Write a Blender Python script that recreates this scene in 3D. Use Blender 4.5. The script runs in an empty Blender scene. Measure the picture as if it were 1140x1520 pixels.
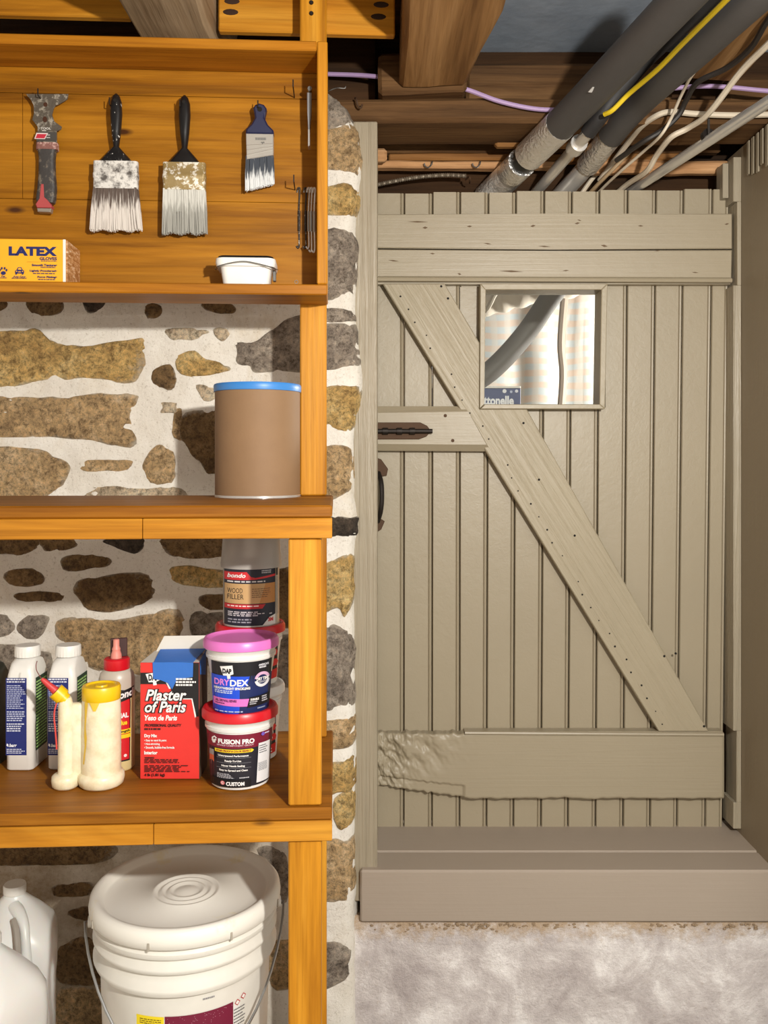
import bpy, bmesh, math, random
from mathutils import Vector, Matrix, noise
random.seed(7)
SC = bpy.context.scene
COL = SC.collection
PI = math.pi

# ------------------------------------------------------------------ camera, world, lamps, exposure
H = 1.35                    # eye height
F, CX, CY = 1320.0, 570.0, 682.0
cam = bpy.data.cameras.new('camera'); camo = bpy.data.objects.new('camera', cam); COL.objects.link(camo)
cam.sensor_width = 36; cam.sensor_fit = 'AUTO'; cam.lens = 36 * F / 1520; cam.shift_y = -(760 - CY) / 1520
cam.clip_start = 0.02
camo.location = (0, 0, H); camo.rotation_euler = (PI / 2, 0, 0)
SC.camera = camo
wd = bpy.data.worlds.new('world'); SC.world = wd; wd.use_nodes = True
wd.node_tree.nodes['Background'].inputs[0].default_value = (1.0, .90, .76, 1)
wd.node_tree.nodes['Background'].inputs[1].default_value = .86
def lamp(name, loc, power, radius, color):
    l = bpy.data.lights.new(name, 'POINT'); l.energy = power; l.shadow_soft_size = radius; l.color = color
    o = bpy.data.objects.new(name, l); COL.objects.link(o); o.location = loc; return o
lamp('ceiling_bulb', (.54, -.10, H + .37), 150, .03, (1, .96, .89))
lamp('back_room_bulb', (1.15, 2.75, H + .30), 62, .06, (1, .96, .9))
vs = SC.view_settings
vs.view_transform = 'Standard'; vs.look = 'None'; vs.exposure = 0.1; vs.gamma = 1.0; vs.use_curve_mapping = False

# ------------------------------------------------------------------ helpers
def lin(c):
    f = lambda v: v / 12.92 if v <= .04045 else ((v + .055) / 1.055) ** 2.4
    return tuple(f(v / 255.0) for v in c[:3]) + (1.0,)
def W(px, py, z):           # a point of the place from where it is seen, at distance z
    return Vector(((px - CX) / F * z, z, H + (CY - py) / F * z))

class NT:
    def __init__(s, name):
        s.m = bpy.data.materials.new(name); s.m.use_nodes = True
        s.t = s.m.node_tree; s.b = s.t.nodes['Principled BSDF']
    def n(s, ty, **k):
        x = s.t.nodes.new(ty)
        for a, v in k.items():
            if a.startswith('i_'):
                key = a[2:]; key = int(key) if key.isdigit() else key.replace('_', ' ')
                x.inputs[key].default_value = v
            else: setattr(x, a, v)
        return x
    def l(s, a, b): s.t.links.new(a, b)
    def ramp(s, fac, stops, interp='LINEAR'):
        r = s.n('ShaderNodeValToRGB'); e = r.color_ramp.elements; r.color_ramp.interpolation = interp
        while len(e) < len(stops): e.new(.5)
        for q, (p, c) in zip(e, stops): q.position = p; q.color = c
        s.l(fac, r.inputs[0]); return r.outputs[0]
    def mix(s, fac, a, b, mode='MIX'):
        m = s.n('ShaderNodeMix', data_type='RGBA', blend_type=mode)
        for sock, v in ((m.inputs[0], fac), (m.inputs[6], a), (m.inputs[7], b)):
            if hasattr(v, 'is_linked'): s.l(v, sock)
            else: sock.default_value = v
        return m.outputs[2]
    def coord(s, scale=(1, 1, 1), kind='Object'):
        tc = s.n('ShaderNodeTexCoord'); mp = s.n('ShaderNodeMapping'); mp.inputs['Scale'].default_value = scale
        s.l(tc.outputs[kind], mp.inputs['Vector']); return mp.outputs[0]
    def noise(s, vec, scale, detail=4, rough=.55, dist=0):
        x = s.n('ShaderNodeTexNoise'); x.inputs['Scale'].default_value = scale; x.inputs['Detail'].default_value = detail
        x.inputs['Roughness'].default_value = rough; x.inputs['Distortion'].default_value = dist
        s.l(vec, x.inputs['Vector']); return x.outputs['Fac']
    def bump(s, h, strength, dist=.01, prev=None):
        b = s.n('ShaderNodeBump'); b.inputs['Strength'].default_value = strength; b.inputs['Distance'].default_value = dist
        s.l(h, b.inputs['Height'])
        if prev: s.l(prev, b.inputs['Normal'])
        return b.outputs[0]
    def fin(s, col=None, rough=.6, nrm=None, **k):
        if col is not None:
            if hasattr(col, 'is_linked'): s.l(col, s.b.inputs['Base Color'])
            else: s.b.inputs['Base Color'].default_value = col
        s.b.inputs['Roughness'].default_value = rough
        if nrm: s.l(nrm, s.b.inputs['Normal'])
        for a, v in k.items(): s.b.inputs[a.replace('_', ' ')].default_value = v
        return s.m

def plain(name, c, rough=.5, metal=0, nb=0, **k):
    t = NT(name); nrm = None; col = lin(c)
    v = t.coord()
    if nb: nrm = t.bump(t.noise(v, nb, 3), .15, .003)
    d = tuple(x * .86 for x in col[:3]) + (1,)
    c2 = t.mix(t.noise(v, 35, 3), d, col)
    return t.fin(c2, rough, nrm, Metallic=metal, **k)
def wood(name, dark, mid, light, axis=0, rough=.45, fine=1.0, knots=True, bump=.12, knotc=(70, 38, 14)):
    t = NT(name)
    sc = [16, 16, 16]; sc[axis] = 1.3
    v = t.coord(tuple(sc))
    a = t.noise(v, 1.0, 5, .6, .8)
    sc2 = [150, 150, 150]; sc2[axis] = 5
    b = t.noise(t.coord(tuple(sc2)), 1.0, 3, .6)
    c = t.ramp(a, [(.28, lin(dark)), (.5, lin(mid)), (.74, lin(light))])
    fb = t.ramp(b, [(.3, (.62, .58, .52, 1)), (.62, (1, 1, 1, 1))])
    c = t.mix(.55 * fine, c, t.mix(1.0, c, fb, 'MULTIPLY'))
    sg = [46, 46, 46]; sg[axis] = 1.6
    g = t.noise(t.coord(tuple(sg)), 1.0, 4, .65, .5)
    c = t.mix(.6 * fine, c, t.mix(1.0, c, t.ramp(g, [(.36, (.66, .58, .48, 1)), (.46, (1, 1, 1, 1)), (.66, (1.16, 1.14, 1.1, 1))]), 'MULTIPLY'))
    if knots:
        sk = [9, 9, 9]; sk[axis] = 3.4
        vo = t.n('ShaderNodeTexVoronoi'); vo.inputs['Scale'].default_value = 1
        t.l(t.coord(tuple(sk)), vo.inputs['Vector'])
        k = t.ramp(vo.outputs['Distance'], [(.03, (1, 1, 1, 1)), (.075, (0, 0, 0, 1))])
        c = t.mix(k, c, lin(knotc))
    nrm = t.bump(b, bump, .003)
    t.b.inputs['Specular IOR Level'].default_value = .22
    return t.fin(c, rough, nrm)
def paint(name, c, grain_axis=None, grain=.12, rough=.42, turn=None):
    t = NT(name)
    v = t.coord()
    col = t.ramp(t.noise(v, 3.0, 4), [(.3, tuple(x * .93 for x in lin(c)[:3]) + (1,)), (.7, lin(c))])
    s = [70, 70, 70]
    if grain_axis is not None: s = [110, 110, 110]; s[grain_axis] = 2.2
    gv = t.coord(tuple(s))
    if turn is not None:
        tc = t.n('ShaderNodeTexCoord'); m1 = t.n('ShaderNodeMapping'); m1.inputs['Rotation'].default_value = (0, turn, 0); m2 = t.n('ShaderNodeMapping'); m2.inputs['Scale'].default_value = (110, 110, 2.2)
        t.l(tc.outputs['Object'], m1.inputs['Vector']); t.l(m1.outputs[0], m2.inputs['Vector']); gv = m2.outputs[0]
    h = t.noise(gv, 1.0, 4, .6, 1.2)
    nrm = t.bump(h, grain, .004)
    h2 = t.noise(v, 26, 3, .6)
    nrm = t.bump(h2, .10, .006, nrm)
    return t.fin(col, rough, nrm)
def stone_mat(name, stops, scale=14, bump=.55):
    t = NT(name)
    tc = t.n('ShaderNodeTexCoord'); oi = t.n('ShaderNodeObjectInfo')
    ad = t.n('ShaderNodeVectorMath', operation='MULTIPLY_ADD'); ad.inputs[1].default_value = (7, 7, 7)
    t.l(oi.outputs['Random'], ad.inputs[0]); t.l(tc.outputs['Object'], ad.inputs[2])
    v = ad.outputs[0]
    a = t.noise(v, scale, 8, .78, .25); b = t.noise(v, 85, 8, .85, .3); d = t.noise(v, 230, 3, .8)
    c = t.ramp(a, [(p, lin(q)) for p, q in stops])
    sp = t.ramp(b, [(.40, (.30, .26, .21, 1)), (.50, (.95, .95, .95, 1)), (.62, (1.45, 1.4, 1.3, 1))])
    c = t.mix(.9, c, t.mix(1.0, c, sp, 'MULTIPLY'))
    at = t.n('ShaderNodeAttribute', attribute_name='rim'); ad2 = t.n('ShaderNodeMath', operation='ADD'); t.l(at.outputs['Fac'], ad2.inputs[0]); t.l(t.noise(v, 34, 7, .75), ad2.inputs[1])
    lime = t.ramp(ad2.outputs[0], [(.60, (0, 0, 0, 1)), (.90, (.92, .92, .92, 1))])
    c = t.mix(lime, c, lin((214, 203, 184)))
    nrm = t.bump(b, .9, .012); nrm = t.bump(d, .5, .003, nrm); nrm = t.bump(a, .6, .025, nrm)
    return t.fin(c, .92, nrm)

# geometry ------------------------------------------------------------
MW = {}                     # world matrix of every thing
def root_m(o):
    while o is not None and o.name not in MW: o = o.parent
    return MW[o.name] if o else Matrix()
def obj(name, bm, mats, parent=None, smooth=False, world=False, kind=None, angle=40, recalc=True):
    if world and parent is not None: bmesh.ops.transform(bm, matrix=root_m(parent).inverted(), verts=bm.verts)
    me = bpy.data.meshes.new(name)
    if recalc: bmesh.ops.recalc_face_normals(bm, faces=bm.faces)
    bm.to_mesh(me); bm.free()
    for m in (mats if isinstance(mats, (list, tuple)) else [mats]): me.materials.append(m)
    if smooth:
        for p in me.polygons: p.use_smooth = True
        try: me.set_sharp_from_angle(angle=math.radians(angle))
        except Exception: pass
    o = bpy.data.objects.new(name, me); COL.objects.link(o)
    if parent is not None: o.parent = parent
    if kind: o['kind'] = kind
    return o
def tag(o, label, cat, group=None, kind=None):
    o['label'] = label; o['category'] = cat
    if group: o['group'] = group
    if kind: o['kind'] = kind
    return o
def thing(name, label, cat, loc=(0, 0, 0), rz=0, group=None, kind=None):
    o = bpy.data.objects.new(name, None); COL.objects.link(o); o.empty_display_size = .05
    o.location = loc; o.rotation_euler = (0, 0, rz)
    MW[o.name] = Matrix.Translation(Vector(loc)) @ Matrix.Rotation(rz, 4, 'Z')
    return tag(o, label, cat, group, kind)
def copy_thing(src, loc, rz, label, group=None):
    r = src.copy(); COL.objects.link(r); r.location = loc; r.rotation_euler = (0, 0, rz); r['label'] = label
    if group: r['group'] = group
    MW[r.name] = Matrix.Translation(Vector(loc)) @ Matrix.Rotation(rz, 4, 'Z')
    for ch in list(src.children):
        c = ch.copy(); COL.objects.link(c); c.parent = r
        for g in list(ch.children):
            d = g.copy(); COL.objects.link(d); d.parent = c
    return r
def B(): return bmesh.new()
def box(bm, x0, x1, y0, y1, z0, z1, bev=0, mi=0, seg=1):
    t = bmesh.new(); bmesh.ops.create_cube(t, size=1)
    for v in t.verts:
        v.co = Vector(((x0 + x1) / 2 + v.co.x * (x1 - x0), (y0 + y1) / 2 + v.co.y * (y1 - y0), (z0 + z1) / 2 + v.co.z * (z1 - z0)))
    if bev: bmesh.ops.bevel(t, geom=list(t.edges), offset=bev, segments=seg, affect='EDGES', profile=.5)
    return merge(bm, t, mi)
def merge(bm, t, mi=None):
    mp = {}
    for v in t.verts: mp[v] = bm.verts.new(v.co)
    for f in t.faces:
        try:
            g = bm.faces.new([mp[v] for v in f.verts]); g.material_index = f.material_index if mi is None else mi; g.smooth = f.smooth
        except ValueError: pass
    t.free(); return list(mp.values())
def slab(bm, pts, y0, y1, mi=0, bev=0):     # polygon in (x, z), from depth y0 to y1
    t = bmesh.new()
    f = t.faces.new([t.verts.new((p[0], y0, p[1])) for p in pts])
    r = bmesh.ops.extrude_face_region(t, geom=[f])
    for v in r['geom']:
        if isinstance(v, bmesh.types.BMVert): v.co.y = y1
    if bev: bmesh.ops.bevel(t, geom=[e for e in t.edges if all(abs(v.co.y - y0) < 1e-6 for v in e.verts)], offset=bev, segments=1, affect='EDGES')
    return merge(bm, t, mi)
def pslab(bm, pts, zf, zb, mi=0, bev=0):    # polygon seen at zf
    return slab(bm, [(W(x, y, zf).x, W(x, y, zf).z) for x, y in pts], zf, zb, mi, bev)
def lathe(bm, prof, seg=32, c=(0, 0, 0), mi=0, sy=1.0):
    rings = []
    for r, z in prof:
        if r < 1e-5: rings.append([bm.verts.new((c[0], c[1], c[2] + z))])
        else: rings.append([bm.verts.new((c[0] + r * math.cos(2 * PI * i / seg), c[1] + sy * r * math.sin(2 * PI * i / seg), c[2] + z)) for i in range(seg)])
    for a, b in zip(rings, rings[1:]):
        for i in range(seg):
            j = (i + 1) % seg
            if len(a) == 1 and len(b) == 1: continue
            q = [a[0], b[i], b[j]] if len(a) == 1 else ([a[i], a[j], b[0]] if len(b) == 1 else [a[i], a[j], b[j], b[i]])
            f = bm.faces.new(q); f.material_index = mi; f.smooth = True
def spline(pts, n=8, closed=False):
    P = [Vector(p) for p in pts]; out = []; m = len(P)
    for i in range(m if closed else m - 1):
        p1, p2 = P[i], P[(i + 1) % m]
        p0 = P[i - 1] if (closed or i > 0) else p1 * 2 - p2
        p3 = P[(i + 2) % m] if (closed or i + 2 < m) else p2 * 2 - p1
        for k in range(n):
            t = k / n
            out.append(.5 * ((2 * p1) + (p2 - p0) * t + (2 * p0 - 5 * p1 + 4 * p2 - p3) * t * t + (3 * p1 - p0 - 3 * p2 + p3) * t ** 3))
    if not closed: out.append(P[-1])
    return out
def tube(bm, pts, r, seg=8, mi=0, flat=1.0, mfun=None):
    P = [Vector(p) for p in pts]; R = r if callable(r) else (lambda t: r)
    up = None; rings = []
    for i, p in enumerate(P):
        d = (P[min(i + 1, len(P) - 1)] - P[max(i - 1, 0)]).normalized()
        if up is None: up = Vector((0, 0, 1)) if abs(d.z) < .9 else Vector((1, 0, 0))
        s = d.cross(up).normalized(); up = s.cross(d).normalized()
        rr = R(i / (len(P) - 1))
        rings.append([bm.verts.new(p + s * (rr * math.cos(2 * PI * k / seg)) + up * (rr * flat * math.sin(2 * PI * k / seg))) for k in range(seg)])
    for i, (a, b) in enumerate(zip(rings, rings[1:])):
        for k in range(seg):
            f = bm.faces.new([a[k], a[(k + 1) % seg], b[(k + 1) % seg], b[k]]); f.smooth = True
            f.material_index = mfun(i / (len(rings) - 1)) if mfun else mi
    for q, rr in ((rings[0], -1), (rings[-1], 1)):
        f = bm.faces.new(q[::-1] if rr < 0 else q); f.material_index = mfun(0 if rr < 0 else 1) if mfun else mi
def rrect(hw, hd, rad, n=5):
    out = []
    for cx, cy, a0 in ((hw - rad, hd - rad, 0), (-hw + rad, hd - rad, 90), (-hw + rad, -hd + rad, 180), (hw - rad, -hd + rad, 270)):
        for k in range(n + 1):
            a = math.radians(a0 + 90 * k / n); out.append((cx + rad * math.cos(a), cy + rad * math.sin(a)))
    return out
def loft(bm, secs, mi=0, n=5, cap=True):     # secs: (z, half width, half depth, corner radius[, cx, cy])
    rings = []
    for s in secs:
        cx, cy = (s[4], s[5]) if len(s) > 4 else (0, 0)
        rings.append([bm.verts.new((x + cx, y + cy, s[0])) for x, y in rrect(s[1], s[2], s[3], n)])
    for a, b in zip(rings, rings[1:]):
        for k in range(len(a)):
            f = bm.faces.new([a[k], a[(k + 1) % len(a)], b[(k + 1) % len(a)], b[k]]); f.smooth = True; f.material_index = mi
    if cap:
        f = bm.faces.new(rings[0][::-1]); f.material_index = mi; f = bm.faces.new(rings[-1]); f.material_index = mi

# printed matter ------------------------------------------------------------
_tc = {}
def text_geo(s, bold=0.0, shear=0.0, spacing=1.0):
    key = (s, bold, shear, spacing)
    if key not in _tc:
        cu = bpy.data.curves.new('t', 'FONT'); cu.body = s; cu.size = 1; cu.offset = bold; cu.shear = shear
        cu.space_character = spacing; cu.resolution_u = 3; cu.fill_mode = 'FRONT'
        ob = bpy.data.objects.new('t', cu); me = bpy.data.meshes.new_from_object(ob)
        vs_ = [(v.co.x, v.co.y) for v in me.vertices]; fs = [tuple(p.vertices) for p in me.polygons]
        x0 = min(v[0] for v in vs_); x1 = max(v[0] for v in vs_); y0 = min(v[1] for v in vs_); y1 = max(v[1] for v in vs_)
        vs_ = [((x - x0) / (x1 - x0), (y - y0) / (y1 - y0)) for x, y in vs_]
        bpy.data.objects.remove(ob); bpy.data.curves.remove(cu); bpy.data.meshes.remove(me)
        _tc[key] = (vs_, fs)
    return _tc[key]
_ink = {}
def ink(c):
    if c not in _ink: _ink[c] = plain('ink_%02x%02x%02x' % c, c, .5)
    return _ink[c]
class Print:
    """flat print in (u, v); conv turns reading coordinates (x right, y down) into (u, v) in metres"""
    def __init__(s, conv): s.bm = bmesh.new(); s.mats = []; s.conv = conv; s.lay = s.bm.verts.layers.float.new('lay'); s.L = 0
    def mi(s, c):
        m = ink(c)
        if m not in s.mats: s.mats.append(m)
        return s.mats.index(m)
    def poly(s, pts, c, up=True):
        if up: s.L += 1
        vs_ = []
        for p in pts:
            u, v = s.conv(*p); q = s.bm.verts.new((u, v, 0)); q[s.lay] = s.L; vs_.append(q)
        try: f = s.bm.faces.new(vs_); f.material_index = s.mi(c)
        except ValueError: pass
    def rect(s, x0, y0, x1, y1, c, up=True): s.poly([(x0, y1), (x1, y1), (x1, y0), (x0, y0)], c, up)
    def disc(s, cx, cy, r, c, n=20, ry=None): s.poly([(cx + r * math.cos(2 * PI * k / n), cy - (ry or r) * math.sin(2 * PI * k / n)) for k in range(n)], c)
    def arc(s, cx, cy, r0, r1, a0, a1, c, n=14):
        s.L += 1
        for k in range(n):
            a, b = (math.radians(a0 + (a1 - a0) * q / n) for q in (k, k + 1))
            s.poly([(cx + r * math.cos(t), cy - r * math.sin(t)) for r, t in ((r0, a), (r1, a), (r1, b), (r0, b))], c, False)
    def text(s, t, x0, y0, x1, y1, c, bold=.03, shear=0, spacing=1.0, slope=0):
        s.L += 1; vs_, fs = text_geo(t, bold, shear, spacing); mi = s.mi(c); Q = []
        for x, y in vs_:
            u, v = s.conv(x0 + x * (x1 - x0), y1 - y * (y1 - y0) + slope * x * (x1 - x0)); q = s.bm.verts.new((u, v, 0)); q[s.lay] = s.L; Q.append(q)
        for f in fs:
            try: g = s.bm.faces.new([Q[i] for i in f]); g.material_index = mi
            except ValueError: pass
    def lines(s, x0, y0, x1, y1, n, c, fill=.5, seed=1, ragged=.3):      # print too small to read: word-long dashes
        rg = random.Random(seed); s.L += 1; st = (y1 - y0) / n
        for k in range(n):
            x = x0; end = x1 - (x1 - x0) * ragged * rg.random()
            while x < end:
                w = (x1 - x0) * rg.uniform(.06, .17); w = min(w, end - x)
                s.poly([(x, y0 + st * k + st * fill), (x + w, y0 + st * k + st * fill), (x + w, y0 + st * k), (x, y0 + st * k)], c, False); x += w + (x1 - x0) * .03
    def build(s, name, parent, fn, cut=None, off=.0003, step=.00012):
        bm = s.bm
        if cut:
            us = [v.co.x for v in bm.verts]; u = math.ceil(min(us) / cut) * cut
            while u < max(us):
                bmesh.ops.bisect_plane(bm, geom=list(bm.verts) + list(bm.edges) + list(bm.faces), plane_co=(u, 0, 0), plane_no=(1, 0, 0)); u += cut
        for v in bm.verts: v.co = Vector(fn(v.co.x, v.co.y, off + step * v[s.lay]))
        return obj(name, bm, s.mats, parent, recalc=False)
def on_round(rfun, z0=0):
    def fn(u, v, o):
        r = rfun(v) + o; u = max(-.985 * r, min(.985 * r, u)); return (u, -math.sqrt(r * r - u * u), v + z0)
    return fn
def on_flat(y): return lambda u, v, o: (u, y - o, v)

# ------------------------------------------------------------------ materials
WOODX = wood('stained_pine_lengthwise', (146, 88, 18), (184, 122, 32), (208, 150, 54), 0)
WOODY = wood('stained_pine_across', (116, 70, 14), (148, 92, 20), (172, 112, 30), 0, .5)
WOODZ = wood('stained_pine_upright', (152, 92, 16), (196, 132, 32), (222, 160, 56), 2, knots=False)
PANEL = wood('stained_plank', (112, 68, 8), (152, 98, 16), (178, 120, 30), 0)
BOXX = wood('stained_box_board', (130, 78, 12), (168, 106, 22), (192, 130, 38), 0)
HEWN = wood('hewn_beam_wood', (98, 66, 34), (146, 108, 66), (178, 138, 92), 1, .75, knots=False, bump=.5)
HEWNP = wood('pale_hewn_beam_wood', (120, 98, 72), (164, 140, 110), (190, 166, 136), 1, .8, knots=False, bump=.5)
HEWNX = wood('old_beam_wood', (62, 42, 24), (98, 70, 42), (124, 92, 58), 0, .8, knots=False, bump=.5)
DARKX = wood('dark_beam_wood', (34, 22, 12), (58, 38, 20), (78, 52, 30), 0, .85, knots=False, bump=.4)
LATH = wood('raw_lath_wood', (150, 104, 66), (198, 152, 108), (222, 184, 142), 0, .8, knots=False, bump=.6)
TAUPE = paint('taupe_paint', (156, 144, 121))
TAUPEX = paint('taupe_paint_on_board', (157, 145, 122), 0, .16)
TAUPEZ = paint('taupe_paint_on_grain', (158, 147, 126), 2, .9)
TAUPED = paint('taupe_paint_on_window_trim', (158, 146, 122), None, .18)
BRACE = paint('taupe_paint_on_brace', (162, 150, 126), None, .7, .45, math.atan2(410, 665))
SILL = paint('taupe_sill_paint', (162, 148, 133), 0, .12, .6)
RUST = plain('rusty_iron', (82, 58, 38), .7, .35, 60)
IRON = plain('dark_iron', (48, 42, 38), .5, .6, 60)
STEEL = plain('bright_steel', (226, 224, 220), .22, .6)
GALV = plain('galvanised_wire', (160, 160, 158), .35, .9)
WHITEP = plain('white_plastic', (236, 233, 226), .38)
TUBW = plain('white_tub_plastic', (228, 226, 222), .35)
CREAM = plain('cream_plastic', (238, 222, 172), .4)
RED = plain('red_lid_plastic', (206, 22, 36), .35)
PINK = plain('pink_lid_plastic', (226, 118, 196), .35)
YELLOW = plain('yellow_cap_plastic', (240, 196, 20), .35)
BLACK = plain('black_plastic', (24, 23, 24), .35)
HOLE = plain('dark_hole', (20, 14, 9), .9)
CARD = plain('kraft_board', (142, 110, 78), .7, 0, 50)
BLUE = plain('blue_lid', (58, 132, 206), .4)

def mortar_mat(name, lo, hi, stain):
    t = NT(name); v = t.coord()
    a = t.noise(v, 7, 6, .65); b = t.noise(v, 55, 7, .8); c = t.noise(v, 170, 4, .8)
    col = t.ramp(a, [(.3, lin(lo)), (.62, lin(hi))])
    st = t.ramp(t.noise(v, 3.2, 6, .7, .6), [(.56, (0, 0, 0, 1)), (.70, (.75, .75, .75, 1))])
    col = t.mix(st, col, lin(stain))
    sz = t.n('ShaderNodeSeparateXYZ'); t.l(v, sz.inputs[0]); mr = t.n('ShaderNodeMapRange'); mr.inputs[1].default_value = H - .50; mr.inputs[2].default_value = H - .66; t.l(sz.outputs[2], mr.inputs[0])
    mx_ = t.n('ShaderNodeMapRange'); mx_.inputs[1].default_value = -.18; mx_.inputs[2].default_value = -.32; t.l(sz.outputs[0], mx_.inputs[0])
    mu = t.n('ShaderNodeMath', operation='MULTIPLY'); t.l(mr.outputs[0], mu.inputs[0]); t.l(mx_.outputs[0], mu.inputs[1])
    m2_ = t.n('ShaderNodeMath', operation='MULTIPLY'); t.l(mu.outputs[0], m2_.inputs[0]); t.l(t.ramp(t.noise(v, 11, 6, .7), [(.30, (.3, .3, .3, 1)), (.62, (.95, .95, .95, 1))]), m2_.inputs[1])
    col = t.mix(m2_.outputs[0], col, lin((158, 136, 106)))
    sp = t.ramp(c, [(.34, (.55, .5, .43, 1)), (.44, (1, 1, 1, 1))])
    col = t.mix(.6, col, t.mix(1, col, sp, 'MULTIPLY'))
    n = t.bump(b, .6, .009); n = t.bump(c, .5, .003, n)
    return t.fin(col, .92, n)
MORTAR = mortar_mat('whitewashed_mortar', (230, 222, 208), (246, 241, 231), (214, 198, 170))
def conc_mat():
    t = NT('whitewashed_concrete'); v = t.coord()
    a = t.noise(v, 9, 7, .7, .4); b = t.noise(v, 45, 6, .75); c = t.noise(v, 160, 3, .8)
    col = t.ramp(a, [(.34, lin((178, 168, 166))), (.5, lin((206, 198, 195))), (.64, lin((238, 233, 230)))])
    sp = t.n('ShaderNodeSeparateXYZ'); t.l(v, sp.inputs[0]); mr = t.n('ShaderNodeMapRange'); mr.inputs[1].default_value = H - 1.03; mr.inputs[2].default_value = H - .965; t.l(sp.outputs[2], mr.inputs[0])
    ad = t.n('ShaderNodeMath', operation='MULTIPLY_ADD'); t.l(mr.outputs[0], ad.inputs[0]); ad.inputs[1].default_value = .45; t.l(b, ad.inputs[2])
    col = t.mix(t.ramp(ad.outputs[0], [(.62, (0, 0, 0, 1)), (.9, (.85, .85, .85, 1))]), col, lin((176, 150, 118)))
    n = t.bump(b, .6, .012); n = t.bump(c, .4, .003, n)
    return t.fin(col, .9, n)
CONC = conc_mat()
STONES = [
    stone_mat('ochre_stone', [(.3, (168, 129, 74)), (.5, (225, 187, 117)), (.7, (250, 225, 165))]),
    stone_mat('tan_stone', [(.3, (153, 124, 88)), (.5, (211, 177, 129)), (.7, (247, 218, 175))]),
    stone_mat('grey_stone', [(.3, (110, 98, 88)), (.5, (170, 156, 141)), (.7, (220, 206, 189))]),
    stone_mat('brown_and_shaded_stone', [(.3, (100, 74, 45)), (.5, (146, 115, 74)), (.7, (187, 153, 108))]),  # brown stones, and the shade under box and shelves put into stone colour
    stone_mat('dark_and_shaded_stone', [(.3, (48, 40, 33)), (.5, (79, 67, 55)), (.7, (115, 100, 84))]),
    stone_mat('pale_stone', [(.3, (180, 160, 132)), (.5, (228, 206, 175)), (.7, (250, 242, 216))]),
]

# ------------------------------------------------------------------ the setting
bm = B(); box(bm, -2.2, 2.2, -1.6, 3.9, -.1, 0)
tag(obj('floor', bm, plain('concrete_floor', (128, 122, 112), .8, 0, 20)), 'grey concrete basement floor', 'floor', kind='structure')

WY = 1.85       # face of the stone wall
EDGE = [(120, 470), (137, 496), (150, 512), (165, 521), (180, 530), (200, 538), (230, 541), (262, 540), (272, 537), (300, 538), (320, 532), (340, 531), (365, 536), (400, 535), (440, 532), (460, 531), (500, 535), (530, 539), (560, 543), (590, 540), (615, 532), (650, 530), (740, 530), (768, 535), (797, 534), (805, 531), (860, 530), (900, 531), (1000, 531), (1060, 532), (1130, 533), (1200, 531), (1300, 531), (1335, 533), (1350, 530), (1400, 532), (1760, 534)]
def edge(py):
    for (a, xa), (b, xb) in zip(EDGE, EDGE[1:]):
        if a <= py <= b: return xa + (xb - xa) * (py - a) / (b - a)
    return EDGE[-1][1] if py > EDGE[-1][0] else EDGE[0][1]
wall = thing('wall_back', 'whitewashed rubble stone wall behind the shelves', 'wall', kind='structure')
bm = B(); rows = []
NY, NX = 190, 120
for j in range(NY + 1):
    py = 128 + (1690 - 128) * j / NY
    xe = edge(py); row = []
    top = min(1, max(0, (py - 128) / 40)); xl = -330
    for i in range(NX + 1):
        t = i / NX; px = xl + (xe - xl) * t
        p = W(px, py, WY); e = (xe - px)
        p.y += .05 * max(0, 1 - e / 16) ** 2 + .05 * (1 - top) ** 2
        q = Vector((p.x, 0, p.z))
        p.y += .008 * noise.noise(q * 9) + .004 * noise.noise(q * 34) + .0018 * noise.noise(q * 90)
        row.append(bm.verts.new(p))
    ex = W(xe - 1, py, WY); row.append(bm.verts.new((ex.x, WY + .10, ex.z)))
    row.append(bm.verts.new((ex.x - .02, WY + .25, ex.z)))
    rows.append(row)
for a, b in zip(rows, rows[1:]):
    for k in range(len(a) - 1):
        f = bm.faces.new([a[k], a[k + 1], b[k + 1], b[k]]); f.smooth = True
obj('mortar', bm, MORTAR, wall)
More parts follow.
